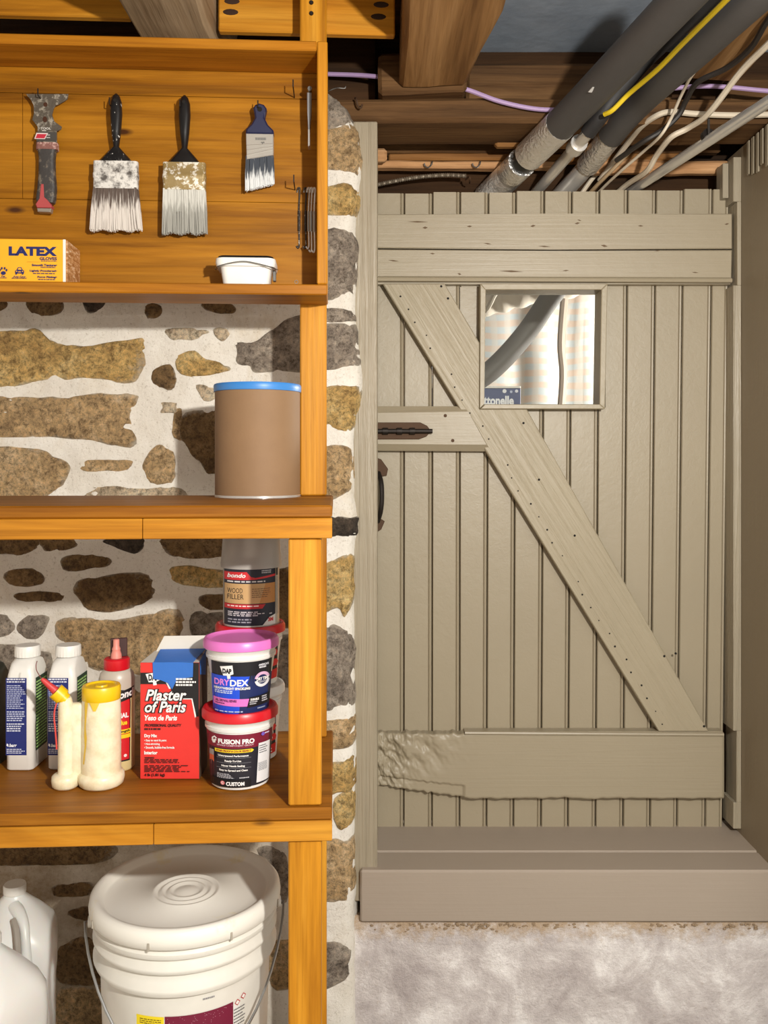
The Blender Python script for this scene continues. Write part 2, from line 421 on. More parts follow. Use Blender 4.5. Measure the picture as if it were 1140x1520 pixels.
STONE_LIST = [   # (material, outline as read off the wall)
 (0, [(-90, 492), (-10, 490), (50, 487), (70, 503), (100, 510), (140, 512), (205, 502), (221, 505), (219, 530), (205, 562), (185, 570), (140, 563), (60, 566), (20, 575), (-90, 572)]),
 (1, [(-90, 594), (60, 588), (100, 590), (150, 583), (198, 586), (202, 600), (195, 620), (205, 655), (190, 665), (150, 658), (70, 650), (-90, 645)]),
 (1, [(-70, 668), (40, 663), (80, 672), (103, 690), (100, 710), (85, 728), (40, 748), (-70, 748)]),
 (1, [(118, 689), (130, 683), (190, 683), (197, 690), (188, 698), (130, 699)]),
 (1, [(211, 690), (222, 668), (240, 658), (257, 670), (264, 695), (255, 718), (235, 719), (216, 711)]),
 (3, [(224, 552), (240, 541), (257, 547), (262, 563), (254, 580), (228, 574)]),
 (0, [(257, 535), (280, 521), (310, 532), (341, 544), (338, 553), (310, 557), (276, 560)]),
 (5, [(242, 489), (275, 486), (312, 492), (300, 500), (280, 506), (252, 504)]),
 (5, [(317, 489), (335, 487), (341, 497), (331, 507), (322, 501)]),
 (2, [(345, 525), (350, 508), (380, 505), (400, 490), (430, 471), (470, 468), (472, 545), (430, 552), (385, 555), (370, 545), (350, 540)]),
 (5, [(238, 597), (251, 597), (264, 597), (264, 605), (264, 613), (251, 613), (238, 613), (238, 605)]),
 (3, [(266, 628), (280, 612), (335, 612), (345, 690), (310, 705), (292, 682), (270, 660)]),
 (5, [(118, 738), (145, 722), (205, 724), (270, 725), (275, 748), (120, 748)]),
 (3, [(38, 444), (70, 438), (97, 448), (90, 464), (60, 470), (42, 460)]),
 (4, [(118, 444), (138, 438), (157, 447), (150, 460), (130, 465)]),
 (3, [(213, 455), (230, 450), (243, 458), (238, 470), (220, 473)]),
 (3, [(298, 450), (325, 444), (352, 454), (345, 465), (312, 464)]),
 (3, [(-60, 446), (-20, 440), (12, 450), (4, 462), (-40, 466)]),
 (5, [(290, 572), (318, 574), (326, 590), (302, 596)]),
 (1, [(258, 612), (268, 608), (272, 650), (264, 654), (256, 640)]),
 (3, [(-60, 800), (50, 796), (60, 810), (40, 822), (10, 824), (-60, 816)]),
 (3, [(56, 798), (90, 792), (114, 799), (114, 811), (82, 820), (65, 817)]),
 (4, [(150, 802), (180, 795), (214, 799), (211, 815), (195, 822), (165, 812)]),
 (3, [(90, 829), (128, 822), (163, 828), (158, 841), (100, 848)]),
 (3, [(4, 852), (38, 842), (66, 855), (60, 868), (20, 872)]),
 (3, [(108, 872), (130, 856), (225, 852), (231, 888), (190, 905), (142, 908), (114, 888)]),
 (3, [(235, 802), (285, 794), (350, 800), (350, 824), (270, 830), (242, 816)]),
 (0, [(246, 856), (262, 840), (350, 848), (350, 870), (268, 869)]),
 (3, [(18, 884), (56, 878), (98, 882), (88, 893), (24, 893)]),
 (2, [(-40, 912), (10, 914), (24, 934), (0, 946), (-40, 944)]),
 (2, [(26, 926), (45, 912), (73, 915), (66, 935), (54, 949), (30, 941)]),
 (1, [(78, 932), (95, 915), (170, 919), (230, 907), (270, 904), (276, 940), (262, 985), (210, 1004), (150, 998), (110, 982), (92, 960)]),
 (2, [(282, 912), (318, 908), (352, 920), (350, 985), (300, 990), (284, 960)]),
 (3, [(295, 886), (320, 880), (350, 886), (345, 904), (302, 904)]),
 (2, [(-60, 962), (40, 958), (78, 980), (70, 1040), (-60, 1046)]),
 (1, [(110, 1020), (190, 1014), (215, 1040), (205, 1096), (120, 1098)]),
 (3, [(408, 850), (440, 846), (452, 880), (444, 930), (412, 926)]),
 (2, [(410, 950), (446, 948), (450, 1010), (412, 1016)]),
 (3, [(-60, 1258), (60, 1248), (172, 1254), (166, 1275), (100, 1286), (-60, 1284)]),
 (3, [(75, 1319), (98, 1311), (136, 1315), (130, 1332), (86, 1330)]),
 (3, [(99, 1352), (130, 1346), (160, 1350), (150, 1366), (110, 1363)]),
 (3, [(82, 1412), (115, 1390), (170, 1392), (170, 1458), (88, 1460)]),
 (1, [(80, 1474), (130, 1466), (180, 1470), (180, 1540), (80, 1540)]),
 (2, [(380, 1262), (412, 1256), (430, 1280), (426, 1340), (404, 1330)]),
 (1, [(398, 1402), (420, 1394), (446, 1398), (446, 1462), (402, 1466)]),
 (2, [(462, 141), (490, 138), (506, 146), (518, 160), (526, 174), (512, 186), (466, 192)]),
 (1, [(464, 200), (506, 186), (528, 178), (538, 196), (541, 230), (538, 258), (518, 256), (464, 240)]),
 (0, [(464, 282), (500, 272), (530, 275), (538, 292), (532, 315), (515, 322), (464, 318)]),
 (2, [(464, 348), (524, 341), (535, 365), (534, 400), (526, 435), (464, 440)]),
 (2, [(464, 458), (522, 460), (530, 470), (520, 477), (464, 478)]),
 (2, [(464, 486), (525, 482), (536, 520), (534, 540), (510, 548), (464, 546)]),
 (0, [(464, 577), (520, 572), (537, 582), (535, 610), (525, 634), (510, 642), (464, 626)]),
 (1, [(464, 670), (510, 660), (529, 674), (529, 714), (510, 735), (464, 746)]),
 (4, [(474, 767), (500, 767), (533, 770), (535, 783), (534, 796), (500, 797), (474, 797)]),
 (0, [(468, 850), (503, 826), (524, 825), (531, 846), (525, 888), (512, 918), (500, 904), (468, 912)]),
 (2, [(464, 936), (518, 930), (529, 965), (530, 1042), (500, 1054), (464, 1048)]),
 (1, [(464, 1078), (510, 1066), (530, 1066), (529, 1098), (510, 1112), (464, 1112)]),
 (0, [(468, 1140), (510, 1127), (533, 1122), (531, 1170), (500, 1178), (468, 1190)]),
 (0, [(496, 1184), (532, 1174), (532, 1212), (510, 1234), (498, 1224)]),
 (1, [(464, 1252), (512, 1247), (530, 1250), (529, 1328), (464, 1334)]),
 (2, [(464, 1404), (508, 1397), (524, 1420), (512, 1458), (464, 1468)]),
]
rg = random.Random(3)
for r in range(9):          # the wall goes on to the left of the shelves
    y = 470 + r * 125 + rg.uniform(-12, 12); x = -105 - rg.uniform(10, 30)
    w = rg.uniform(90, 150); h = rg.uniform(50, 85)
    STONE_LIST.append((rg.choice([0, 1, 1, 2]), [(x - w, y), (x - w / 2, y - 8), (x, y + 4), (x + 4, y + h * .6), (x - 10, y + h), (x - w / 2, y + h + 5), (x - w + 6, y + h - 4)]))
def add_stone(mi, pts):
    P2 = [Vector((W(x, y, WY).x, W(x, y, WY).z)) for x, y in pts]
    ring = [Vector((p.x, p.y)) for p in spline([(p.x, p.y, 0) for p in P2], 4, True)]
    c = sum(ring, Vector((0, 0))) / len(ring)
    size = min(max(p.x for p in ring) - min(p.x for p in ring), max(p.y for p in ring) - min(p.y for p in ring))
    k = min(1.0, size / .06)
    bm = B(); rings = []; rim = bm.verts.layers.float.new('rim')
    brick = len(pts) == 8 and mi == 5
    for s, d in ((1.04, .014), (1.02, .0045), (.96, -.0005), (.86, -.0035 * k), (.6, -.0055 * k), (.3, -.0065 * k)):
        row = []
        for p in ring:
            q = c + (p - c) * s; w = Vector((q.x, .3, q.y))
            jit = 0 if brick else .004 * noise.noise(w * 38) + .002 * noise.noise(w * 110)
            y = WY + d + (.008 * noise.noise(Vector((q.x, 0, q.y)) * 9)) + .0045 * k * noise.noise(w * 30) + .002 * noise.noise(w * 85)
            e = edge(CY - (q.y - H) * F / WY) - (q.x * F / WY + CX)
            y += .05 * max(0, 1 - e / 16) ** 2
            nv = bm.verts.new((q.x + jit, y, q.y + jit)); nv[rim] = {1.04: .5, 1.02: .42, .96: .22, .86: .06}.get(s, -.05); row.append(nv)
        rings.append(row)
    for a, b in zip(rings, rings[1:]):
        for i in range(len(a)):
            j = (i + 1) % len(a); f = bm.faces.new([a[i], a[j], b[j], b[i]]); f.smooth = True
    f = bm.faces.new(rings[-1]); f.smooth = True
    obj('stone', bm, STONES[mi], wall)
for mi, pts in STONE_LIST: add_stone(mi, pts)

# concrete under the sill
bm = B(); rows = []
for j in range(31):
    row = []
    for i in range(61):
        x = -.07 + 1.3 * i / 60; z = .0 + (H - .962) * j / 30
        q = Vector((x, 0, z)); y = 1.872 + .006 * noise.noise(q * 5) + .003 * noise.noise(q * 22)
        if j == 30: y += .004
        row.append(bm.verts.new((x, y, z)))
    rows.append(row)
for a, b in zip(rows, rows[1:]):
    for k in range(60): f = bm.faces.new([a[k], b[k], b[k + 1], a[k + 1]]); f.smooth = True
box(bm, -.07, 1.23, 1.885, 2.3, 0, H - .965)
tag(obj('wall_lower', bm, CONC), 'whitewashed concrete wall below the painted door sill', 'wall', kind='structure')
# crumbly edge between sill and concrete
bm = B(); rg = random.Random(5)
for k in range(150):
    px = rg.uniform(545, 1138); p = W(px, 1371 + abs(rg.gauss(0, 4)), 1.8715); s = rg.uniform(.0008, .0030) * (1.4 if rg.random() < .1 else 1)
    t = bmesh.new(); bmesh.ops.create_icosphere(t, subdivisions=1, radius=s)
    for v in t.verts: v.co = Vector((v.co.x * 1.8, v.co.y, v.co.z)) * rg.uniform(.7, 1.2) + p
    merge(bm, t)
tag(obj('mortar_crumbs', bm, plain('crumbly_mortar', (150, 128, 102), .95)), 'brown crumbs of mortar under the front edge of the sill', 'rubble', kind='stuff')

# ------------------------------------------------------------------ door, frame and sill
ZD = 2.08
JX = .818       # face of the right jamb
def bx(name, label, x0, x1, y0, y1, z0, z1, mat, cat='trim', bev=.002):
    bm = B(); box(bm, x0, x1, y0, y1, z0, z1, bev)
    return tag(obj(name, bm, mat), label, cat, kind='structure')
SZ = H - .86
sill = thing('trim_1', 'wide taupe painted wooden sill under the plank door', 'sill', (.4, 1.86, H - .969), kind='structure')
bm = B(); box(bm, -.05, 1.0, 1.86, 1.949, H - .969, SZ, .004); obj('plank', bm, SILL, sill, world=True)
bm = B(); box(bm, -.02, .84, 1.951, 2.12, H - .955, SZ + .001, .003); obj('plank', bm, SILL, sill, world=True)
p0 = W(524, 1338, 1.876); p1 = W(560, 180, 1.876)
bx('trim_2', 'tall taupe door post with raised wood grain beside the stone wall', p0.x, p1.x, 1.876, 2.06, p0.z, p1.z, TAUPEZ)
# right jamb
bx('trim_3', 'taupe side jamb at the right of the door, darkened for grazing light', JX, JX + .12, 1.70, 2.12, SZ - .11, H + .716, paint('taupe_jamb_shaded', (140, 126, 104), 2, .15))  # same taupe paint, darkened to carry the grazing light on this face
bm = B(); x = JX
sj = thing('trim_4', 'narrow taupe door stop notched around the rails on the hinge side', 'trim', (JX - .01, 2.05, SZ), kind='structure')
for a, b, nx in ((234, 300, 0), (300, 424, .012), (424, 1084, 0), (1084, 1190, .010), (1190, 1229, 0)):
    za = H + (CY - b) / F * 2.04; zb = H + (CY - a) / F * 2.04
    bm = B(); box(bm, JX - .0185 + nx * .75, JX - .0003, 2.035, 2.10, max(za, SZ), zb, .001); obj('stop_strip', bm, TAUPEZ, sj, world=True)
bm = B(); box(bm, JX - .033, JX - .0195, 2.06, 2.10, H + (CY - 292) / F * 2.05, H + (CY - 240) / F * 2.05, .001); obj('corner_block', bm, TAUPEZ, sj, world=True)
for k in range(7):
    bm = B(); y = 1.84 + k * .024; zt = H + .716 - .003
    box(bm, JX - .004, JX, y, y + .012, zt - .075 - .02 * random.random(), zt, .001)
    obj('splinter', bm, TAUPEZ, bpy.data.objects['trim_3'])

bx('wall_right', 'rough wall behind the right jamb of the door', JX + .1205, 1.6, 1.70, 2.3, 0, H + .938, DARKX, 'wall', 0)
bx('trim_6', 'dark filler board behind the hinge side stop', JX - .012, JX + .12, 2.1205, 2.17, SZ - .1, H + .71, DARKX, 'trim', 0)
door = thing('door_1', 'taupe painted plank door with a diagonal brace and small window', 'door', (.4, ZD, SZ), kind='structure')
GT = [546, 600, 642, 683, 725, 766, 808, 849, 890, 932, 974, 1015, 1058, 1083]
GB = [546, 599, 641, 682, 722, 762, 803, 843, 884, 925, 965, 1005, 1047, 1073]
HX0, HX1, HY0, HY1 = 717, 897, 426, 605
def plank(i):
    bm = B()
    def piece(ya, yb, clip=None):
        def X(x_t, x_b, y): return x_t + (x_b - x_t) * (y - 285) / 945
        xa0, xa1 = X(GT[i], GB[i], ya), X(GT[i], GB[i], yb); xb0, xb1 = X(GT[i + 1], GB[i + 1], ya), X(GT[i + 1], GB[i + 1], yb)
        prof = [(0, .006), (.9, 0), (None, 0), (None, .0035), (None, .0005), (None, .0006), (None, .0045)]
        if clip:
            l0, r0 = max(xa0, clip[0]), min(xb0, clip[1])
            if r0 - l0 < 1.5: return
            if clip[1] < 1000: pslab(bm, [(l0, ya), (r0, ya), (r0, yb), (l0, yb)], ZD, ZD + .022, 0); return
            xa0, xa1 = l0, l0
        rowt = []; 
        offs = [(.8, .004, 0), (1.8, 0, 0), (-6.2, 0, 1), (-5.0, .0035, 1), (-4.0, .0005, 1), (-2.6, .0, 1), (-1.4, .0012, 1), (-.3, .0055, 1)]
        F_ = []
        for y, a, b in ((ya, xa0, xb0), (yb, xa1, xb1)):
            row = []
            for dx, dy, side in offs:
                p = W((b if side else a) + dx, y, ZD); p.y += dy; row.append(bm.verts.new(p))
            q = row[-1].co.copy(); q.y = ZD + .022; row.append(bm.verts.new(q)); q = row[0].co.copy(); q.y = ZD + .022; row.append(bm.verts.new(q))
            F_.append(row)
        for k in range(len(F_[0])):
            j = (k + 1) % len(F_[0]); bm.faces.new([F_[0][k], F_[0][j], F_[1][j], F_[1][k]])
        bm.faces.new(F_[0]); bm.faces.new(F_[1][::-1])
    top = 287 - .5 * i + 1.0 * math.sin(i * 2.1); bot = 1229
    if GT[i + 1] < HX0 or GB[i] > HX1: piece(top, bot)
    else:
        piece(top, HY0); piece(HY1, bot)
        piece(HY0, HY1, (0, HX0)); piece(HY0, HY1, (HX1, 2000))
    obj('plank', bm, TAUPE, door, world=True)
for i in range(13): plank(i)
def dslab(name, pts, zf, zb, mat, parent=None, bev=.002):
    bm = B(); pslab(bm, pts, zf, zb, 0, bev); return obj(name, bm, mat, parent or door, world=True)
dslab('rail', [(556, 318), (820, 317), (1087, 317), (1087, 369), (820, 370.5), (556, 368)], 2.052, ZD, TAUPEX)
dslab('rail', [(556, 370), (820, 372.5), (1087, 371), (1086, 413), (556, 411)], 2.052, ZD, TAUPEX)
bm = B(); a, b = W(556, 414.5, 2.05), W(1086, 416.5, 2.05)
tube(bm, [a + (b - a) * k / 4 for k in range(5)], .0055, 8); box(bm, a.x, b.x, 2.058, ZD, a.z - .010, a.z + .0025)
obj('moulding', bm, TAUPEX, door, world=True, smooth=True)
# bottom rail with the gnawed left end
bm = B(); zf = 2.05; rows = []
topy = lambda x: 1088 + (3.5 * noise.noise(Vector((x * .13, 6, 0))) + 2 if x < 690 else 0)
boty = lambda x: 1170 + 16 * min(1, max(0, (x - 575) / 120)) + 2.2 * noise.noise(Vector((x * .021, 4, 0))) + 1.4 * noise.noise(Vector((x * .09, 8, 0))) + (2.5 * noise.noise(Vector((x * .16, 2, 0))) if x < 700 else 0)
NXr, NYr = 240, 44
for j in range(NYr + 1):
    row = []
    for i in range(NXr + 1):
        t = i / NXr; px = 556 + (1075 - 556) * (t ** 2.0)
        py = topy(px) + (boty(px) - topy(px)) * j / NYr
        p = W(px, py, zf); n = 0
        g = max(0, 1 - (px - 560) / 150 - max(0, (j / NYr - .35)) * .9 * (1 if px > 600 else .3))
        u_, w_ = p.x * .8 + p.z * .45, p.z * .8 - p.x * .35
        q = Vector((u_ * 42, 0, w_ * 24)); q3 = Vector((u_ * 120, 3, w_ * 60))
        if g > 0:
            f_ = .5 + noise.fractal(q, .9, 2.1, 4) * .9
            st = math.floor(f_ * 4) / 4
            n = .013 * min(1, g * 1.3) * max(0, (.55 * st + .45 * f_) * (.35 + g) + .22 * noise.noise(q3))
        if j in (0, NYr): n += .003
        if j / NYr > .8 and px < 690: n += .006
        p.y += max(-.002, n); row.append(bm.verts.new(p))
    rows.append(row)
for a, b in zip(rows, rows[1:]):
    for k in range(NXr): f = bm.faces.new([a[k], b[k], b[k + 1], a[k + 1]]); f.smooth = True
loop = rows[0] + [r[-1] for r in rows[1:]] + rows[-1][-2::-1] + [r[0] for r in rows[-2:0:-1]]
back = [bm.verts.new((v.co.x, ZD, v.co.z)) for v in loop]
for k in range(len(loop)):
    j = (k + 1) % len(loop); bm.faces.new([loop[k], loop[j], back[j], back[k]])
obj('rail', bm, TAUPEX, door, world=True)
bm = B(); a, b = W(690, 1088, 2.048), W(1074, 1090.5, 2.048); tube(bm, [a + (b - a) * k / 4 for k in range(5)], .004, 8); box(bm, a.x, b.x, 2.054, ZD, a.z - .004, a.z + .002)
obj('moulding', bm, TAUPEX, door, world=True, smooth=True)
brace = dslab('brace', [(568, 421), (660, 421), (712, 509), (712, 607), (782, 607), (1052, 1086), (978, 1086)], 2.05, ZD, BRACE)
# nail holes along the brace and dents on the rails
bm = B(); rg = random.Random(11)
def dot(px, py, z, r):
    p = W(px, py, z); t = bmesh.new(); bmesh.ops.create_cone(t, cap_ends=True, segments=8, radius1=r, radius2=r, depth=.0012, matrix=Matrix.Translation(p) @ Matrix.Rotation(PI / 2, 4, 'X')); merge(bm, t)
for k in range(34):
    t = k / 33; py = 440 + 635 * t; x = 568 + (py - 420) * .617 + 12 + rg.uniform(-2, 7)
    if rg.random() < .85: dot(x, py, 2.05, rg.uniform(.0014, .0024))
for x, y in ((655, 425), (665, 443), (777, 628), (853, 795), (986, 974), (1003, 970), (1045, 1078), (800, 712)): dot(x, y, 2.05, .0028)
obj('nail_holes', bm, HOLE, brace, world=True, kind='stuff')
bm = B()
for x, y, w in ((620, 329, 30), (631, 338, 8), (697, 336, 8), (724, 361, 12), (791, 336, 8), (808, 365, 18), (857, 332, 8), (860, 326, 6), (897, 364, 10), (951, 335, 8), (976, 373, 8), (584, 386, 16), (642, 376, 8), (759, 402, 36), (840, 402, 10), (1032, 404, 10), (1079, 333, 7), (682, 406, 6)):
    a = W(x - w / 2, y, 2.0515); b = W(x + w / 2, y + rg.uniform(-2, 2), 2.0515); h = rg.uniform(.0012, .0028)
    t = bmesh.new(); vs4 = [t.verts.new((q.x, q.y, q.z + dz)) for q, dz in ((a, 0), ((a + b) / 2, -h), (b, 0), ((a + b) / 2, h))]; f = t.faces.new(vs4)
    r = bmesh.ops.extrude_face_region(t, geom=[f]); [setattr(v.co, 'y', v.co.y + .001) for v in r['geom'] if isinstance(v, bmesh.types.BMVert)]; merge(bm, t)
obj('nail_dents', bm, plain('torn_painted_wood', (104, 84, 62), .8), door, world=True, kind='stuff')
# latch rail, bolt and pull handle
bm = B()
zf, zb = 2.045, ZD
P = [(556, 613), (695, 611), (722, 660), (556, 659)]; Q = [(556, 603), (686, 603), (730, 670), (556, 669)]
fv = [bm.verts.new(W(x, y, zf)) for x, y in P]; bv = []
for x, y in Q: p = W(x, y, zf + .012); p2 = p; bv.append(bm.verts.new(p2))
cv = [bm.verts.new((v.co.x, ZD, v.co.z)) for v in bv]
bm.faces.new(fv)
for A_, B_ in ((fv, bv), (bv, cv)):
    for k in range(4): bm.faces.new([A_[k], A_[(k + 1) % 4], B_[(k + 1) % 4], B_[k]])
lr = obj('latch_rail', bm, TAUPEX, door, world=True)
bm = B()
dotl = [(661, 617), (672, 654)]
for x, y in dotl: dot(x, y, 2.0448, .004)
obj('screw_heads', bm, RUST, lr, world=True)
bm = B(); pslab(bm, [(556, 627), (624, 627), (634, 632), (640, 640), (633, 648), (622, 652), (556, 652)], 2.040, 2.0448, 0, .001)
bolt = obj('barrel_bolt', bm, RUST, door, world=True)
bm = B(); a, b = W(556, 640, 2.035), W(642, 640, 2.035); tube(bm, [a + (b - a) * k / 6 for k in range(7)], .0055, 10)
for px in (572, 593, 612): 
    c = W(px, 640, 2.035); tube(bm, [c + Vector((-.006, 0, 0)), c + Vector((.006, 0, 0))], .008, 12)
obj('bolt_rod', bm, IRON, bolt, world=True, smooth=True)
bm = B(); pslab(bm, [(556, 678), (566, 682), (576, 696), (574, 706), (564, 708), (556, 712)], ZD - .006, ZD, 0, .001)
pslab(bm, [(556, 768), (562, 768), (571, 774), (566, 786), (556, 792)], ZD - .006, ZD, 0, .001)
pull = obj('pull_handle', bm, RUST, door, world=True)
bm = B(); tube(bm, spline([W(562, 702, 2.075), W(566, 716, 2.05), W(567, 740, 2.045), W(565, 760, 2.05), W(561, 774, 2.075)], 5), .0055, 8)
obj('grip', bm, IRON, pull, world=True, smooth=True)
# window in the door
win = bpy.data.objects.new('window_1', None); COL.objects.link(win); win.parent = door; win['kind'] = 'structure'
zw = 2.045
for pts in ([(713, 421), (902, 421), (893, 430), (720, 430)], [(713, 607), (898, 607), (890, 600), (720, 600)], [(713, 421), (721, 430), (719, 600), (712, 607)], [(902, 421), (893, 430), (890, 600), (898, 607)]):
    bm = B(); pslab(bm, pts if pts[1][1] != 607 else pts[::-1], zw, ZD + .03, 0, .0015); obj('window_frame', bm, TAUPED, win, world=True)
t = NT('window_screen'); tr = t.n('ShaderNodeBsdfTransparent'); gl = t.n('ShaderNodeBsdfDiffuse'); gl.inputs['Color'].default_value = (.6, .6, .58, 1); mx = t.n('ShaderNodeMixShader')
mx.inputs[0].default_value = .03; tr.inputs[0].default_value = (.97, .98, .97, 1); t.l(tr.outputs[0], mx.inputs[1]); t.l(gl.outputs[0], mx.inputs[2]); t.l(mx.outputs[0], t.t.nodes['Material Output'].inputs[0])  # window screen as a clear pane, its haze put in as diffuse grey
bm = B(); a, b = W(716, 604, ZD + .012), W(897, 427, ZD + .012); box(bm, a.x, b.x, ZD + .010, ZD + .013, a.z, b.z); obj('pane', bm, t.m, win, world=True)

# ------------------------------------------------------------------ room behind the door
bm = B(); box(bm, -.3, 2.2, 3.6, 3.7, 0, H + .94)
tag(obj('wall_far', bm, plain('back_room_plaster', (176, 162, 142), .9, 0, 15)), 'tan plaster wall of the room seen through the door window', 'wall', kind='structure')
t = NT('moire_sheet'); v = t.coord((1, 1, 1))
ch = t.n('ShaderNodeTexWave', wave_type='BANDS', bands_direction='Z'); ch.inputs['Scale'].default_value = 7; ch.inputs['Distortion'].default_value = 2.5; t.l(v, ch.inputs['Vector'])
ch2 = t.n('ShaderNodeTexWave', wave_type='BANDS', bands_direction='X'); ch2.inputs['Scale'].default_value = 6; ch2.inputs['Distortion'].default_value = 2.5; t.l(v, ch2.inputs['Vector'])
c = t.mix(t.ramp(ch.outputs['Fac'], [(.35, (0, 0, 0, 1)), (.65, (1, 1, 1, 1))]), lin((240, 222, 206)), lin((224, 232, 234)))
c = t.mix(t.ramp(ch2.outputs['Fac'], [(.4, (0, 0, 0, 1)), (.8, (.6, .6, .6, 1))]), c, lin((246, 240, 230)))
SHEET = t.fin(c, .6)
bm = B(); rows = []
for j in range(13):
    row = []
    for i in range(61):
        q = i / 60; x = .10 + 1.6 * q; z = H - .5 + 1.3 * j / 12
        y = 3.2 + .02 * math.sin(q * 60 + .6 * math.sin(j * .7)) * math.exp(-((q - .36) / .12) ** 2) + .01 * math.sin(q * 25)
        row.append(bm.verts.new((x, y, z)))
    rows.append(row)
for a, b in zip(rows, rows[1:]):
    for k in range(60): f = bm.faces.new([a[k], a[k + 1], b[k + 1], b[k]]); f.smooth = True
r = bmesh.ops.solidify(bm, geom=list(bm.faces), thickness=.002)
tag(obj('hanging_sheet', bm, SHEET, smooth=True), 'pale sheet hanging in folds behind the door window, screen moire painted on', 'sheet')
bm = B(); pts = spline([W(680, 452, 2.75), W(730, 447, 2.75), W(770, 436, 2.72), W(830, 424, 2.7), W(880, 412, 2.7), W(950, 380, 2.7), W(985, 300, 2.7), W(990, 222, 2.7)], 8)
tube(bm, pts, lambda q: .042 + .004 * math.sin(q * 70), 14)
tag(obj('wrapped_duct', bm, plain('white_wrap', (232, 222, 206), .6, 0, 30), smooth=True), 'white wrapped duct crossing the top of the door window', 'duct')
bm = B(); tube(bm, spline([W(1005, 175, 2.45), W(940, 290, 2.46), W(880, 372, 2.5), W(826, 430, 2.55), W(784, 490, 2.6), W(745, 535, 2.6), (W(712, 562, 2.6)), W(660, 590, 2.62)], 6), .031, 14)
tag(obj('back_room_pipe', bm, plain('grey_foam', (98, 94, 90), .6, 0, 80), smooth=True), 'grey foam covered pipe running diagonally behind the door window', 'pipe')
bm = B(); tube(bm, spline([W(742, 425, 2.6), W(733, 440, 2.6), W(722, 460, 2.6), W(700, 480, 2.6)], 5), .007, 8)
tag(obj('thin_cable', bm, plain('pale_cable', (196, 186, 170), .6), smooth=True), 'thin pale cable at the top left corner of the door window', 'cable')
bm = B(); tube(bm, spline([W(846, 284, 3.12), W(844, 350, 3.12), W(842, 405, 3.12), W(838, 440, 3.12), W(833, 510, 3.12), (W(836, 560, 3.12)), W(830, 640, 3.12)], 5), .014, 8)
tag(obj('grey_cord', bm, plain('grey_cord', (150, 134, 118), .6), smooth=True), 'grey cord hanging down in front of the pale sheet', 'cord')
pb = thing('paper_carton', 'dark blue paper carton seen through the lower left of the door window', 'box', W(700, 640, 2.75))
L = Print(lambda x, y: ((x - 700) / F * 2.70, (640 - y) / F * 2.70 + 0))
bm = B(); box(bm, -.15, .1455, -.04, .06, -.02, .129, .001); obj('body', bm, plain('blue_card', (34, 54, 112), .5), pb)
bm = B(); box(bm, -.15, .1455, -.042, .06, .1295, .136, .001); obj('lid_flap', bm, plain('white_card', (238, 236, 230), .6), pb)
L.text('cottonelle', 702, 588, 761, 602, (240, 242, 248), .04); L.disc(747, 581, 3, (230, 232, 240)); L.disc(757, 582, 2, (180, 190, 220)); L.disc(765, 581, 2.4, (220, 224, 238)); L.build('label', pb, on_flat(-.041))
bx('trim_5', 'floor joist ledge under the back room carton', -.3, 1.1, 2.66, 2.86, 0, H - .02 + (CY - 640) / F * 2.75, DARKX, 'ledge')

# ------------------------------------------------------------------ ceiling and beams
t = NT('blue_ceiling_paint'); v = t.coord()
BLUEC = t.fin(t.ramp(t.noise(v, 6, 5, .6), [(.3, lin((134, 146, 160))), (.7, lin((164, 174, 186)))]), .7, t.bump(t.noise(v, 20, 4), .2, .01))
bx('ceiling', 'dark bare ceiling boards over the shelves', -2.2, .10, -1.6, 3.9, H + .94, H + 1.0, DARKX, 'ceiling', 0)
bx('ceiling', 'blue grey painted ceiling boards between the beams', .10, 2.2, -1.6, 3.9, H + .94, H + 1.0, BLUEC, 'ceiling', 0)
def hewn(name, label, x0, x1, y0, y1, z0, z1, mat, seed=0, rough=.006, cat='beam', kind='structure', n=(8, 24, 4), parent=None):
    t = bmesh.new(); bmesh.ops.create_cube(t, size=1)
    for v in t.verts: v.co = Vector(((x0 + x1) / 2 + v.co.x * (x1 - x0), (y0 + y1) / 2 + v.co.y * (y1 - y0), (z0 + z1) / 2 + v.co.z * (z1 - z0)))
    bmesh.ops.bevel(t, geom=list(t.edges), offset=min(.008, (z1 - z0) * .2), segments=1, affect='EDGES')
    L_ = max(x1 - x0, y1 - y0, z1 - z0)
    ax = [x1 - x0, y1 - y0, z1 - z0].index(L_)
    lo = (x0, y0, z0)[ax]
    for k in range(1, 22):
        co = [0, 0, 0]; co[ax] = lo + L_ * k / 22; no = [0, 0, 0]; no[ax] = 1
        bmesh.ops.bisect_plane(t, geom=list(t.verts) + list(t.edges) + list(t.faces), plane_co=co, plane_no=no)
    if ax != 2:
        oa = 0 if ax == 1 else 2
        for k in range(1, 5):
            co = [0, 0, 0]; no = [0, 0, 0]; no[oa] = 1; co[oa] = (x0, y0, z0)[oa] + ((x1, y1, z1)[oa] - (x0, y0, z0)[oa]) * k / 5
            bmesh.ops.bisect_plane(t, geom=list(t.verts) + list(t.edges) + list(t.faces), plane_co=co, plane_no=no)
    for v in t.verts:
        q = v.co * 7 + Vector((seed * 3.1, seed, 0)); q2 = v.co * 21 + Vector((seed, 2, 5))
        v.co += Vector((noise.noise(q), noise.noise(q + Vector((9, 0, 0))), noise.noise(q + Vector((0, 9, 0))))) * rough + Vector((noise.noise(q2), noise.noise(q2 + Vector((9, 0, 0))), noise.noise(q2 + Vector((0, 9, 0))))) * rough * .4
    for f in t.faces: f.smooth = True
    o = obj(name, t, mat, parent, smooth=True, angle=30)
    if parent is None: tag(o, label, cat, kind=kind)
    return o
hewn('ceiling_beam', 'pale hewn beam above the tool box, left of the shelf post', -.466, -.322, .2, 1.95, H + .80, H + .939, HEWNP, 1)
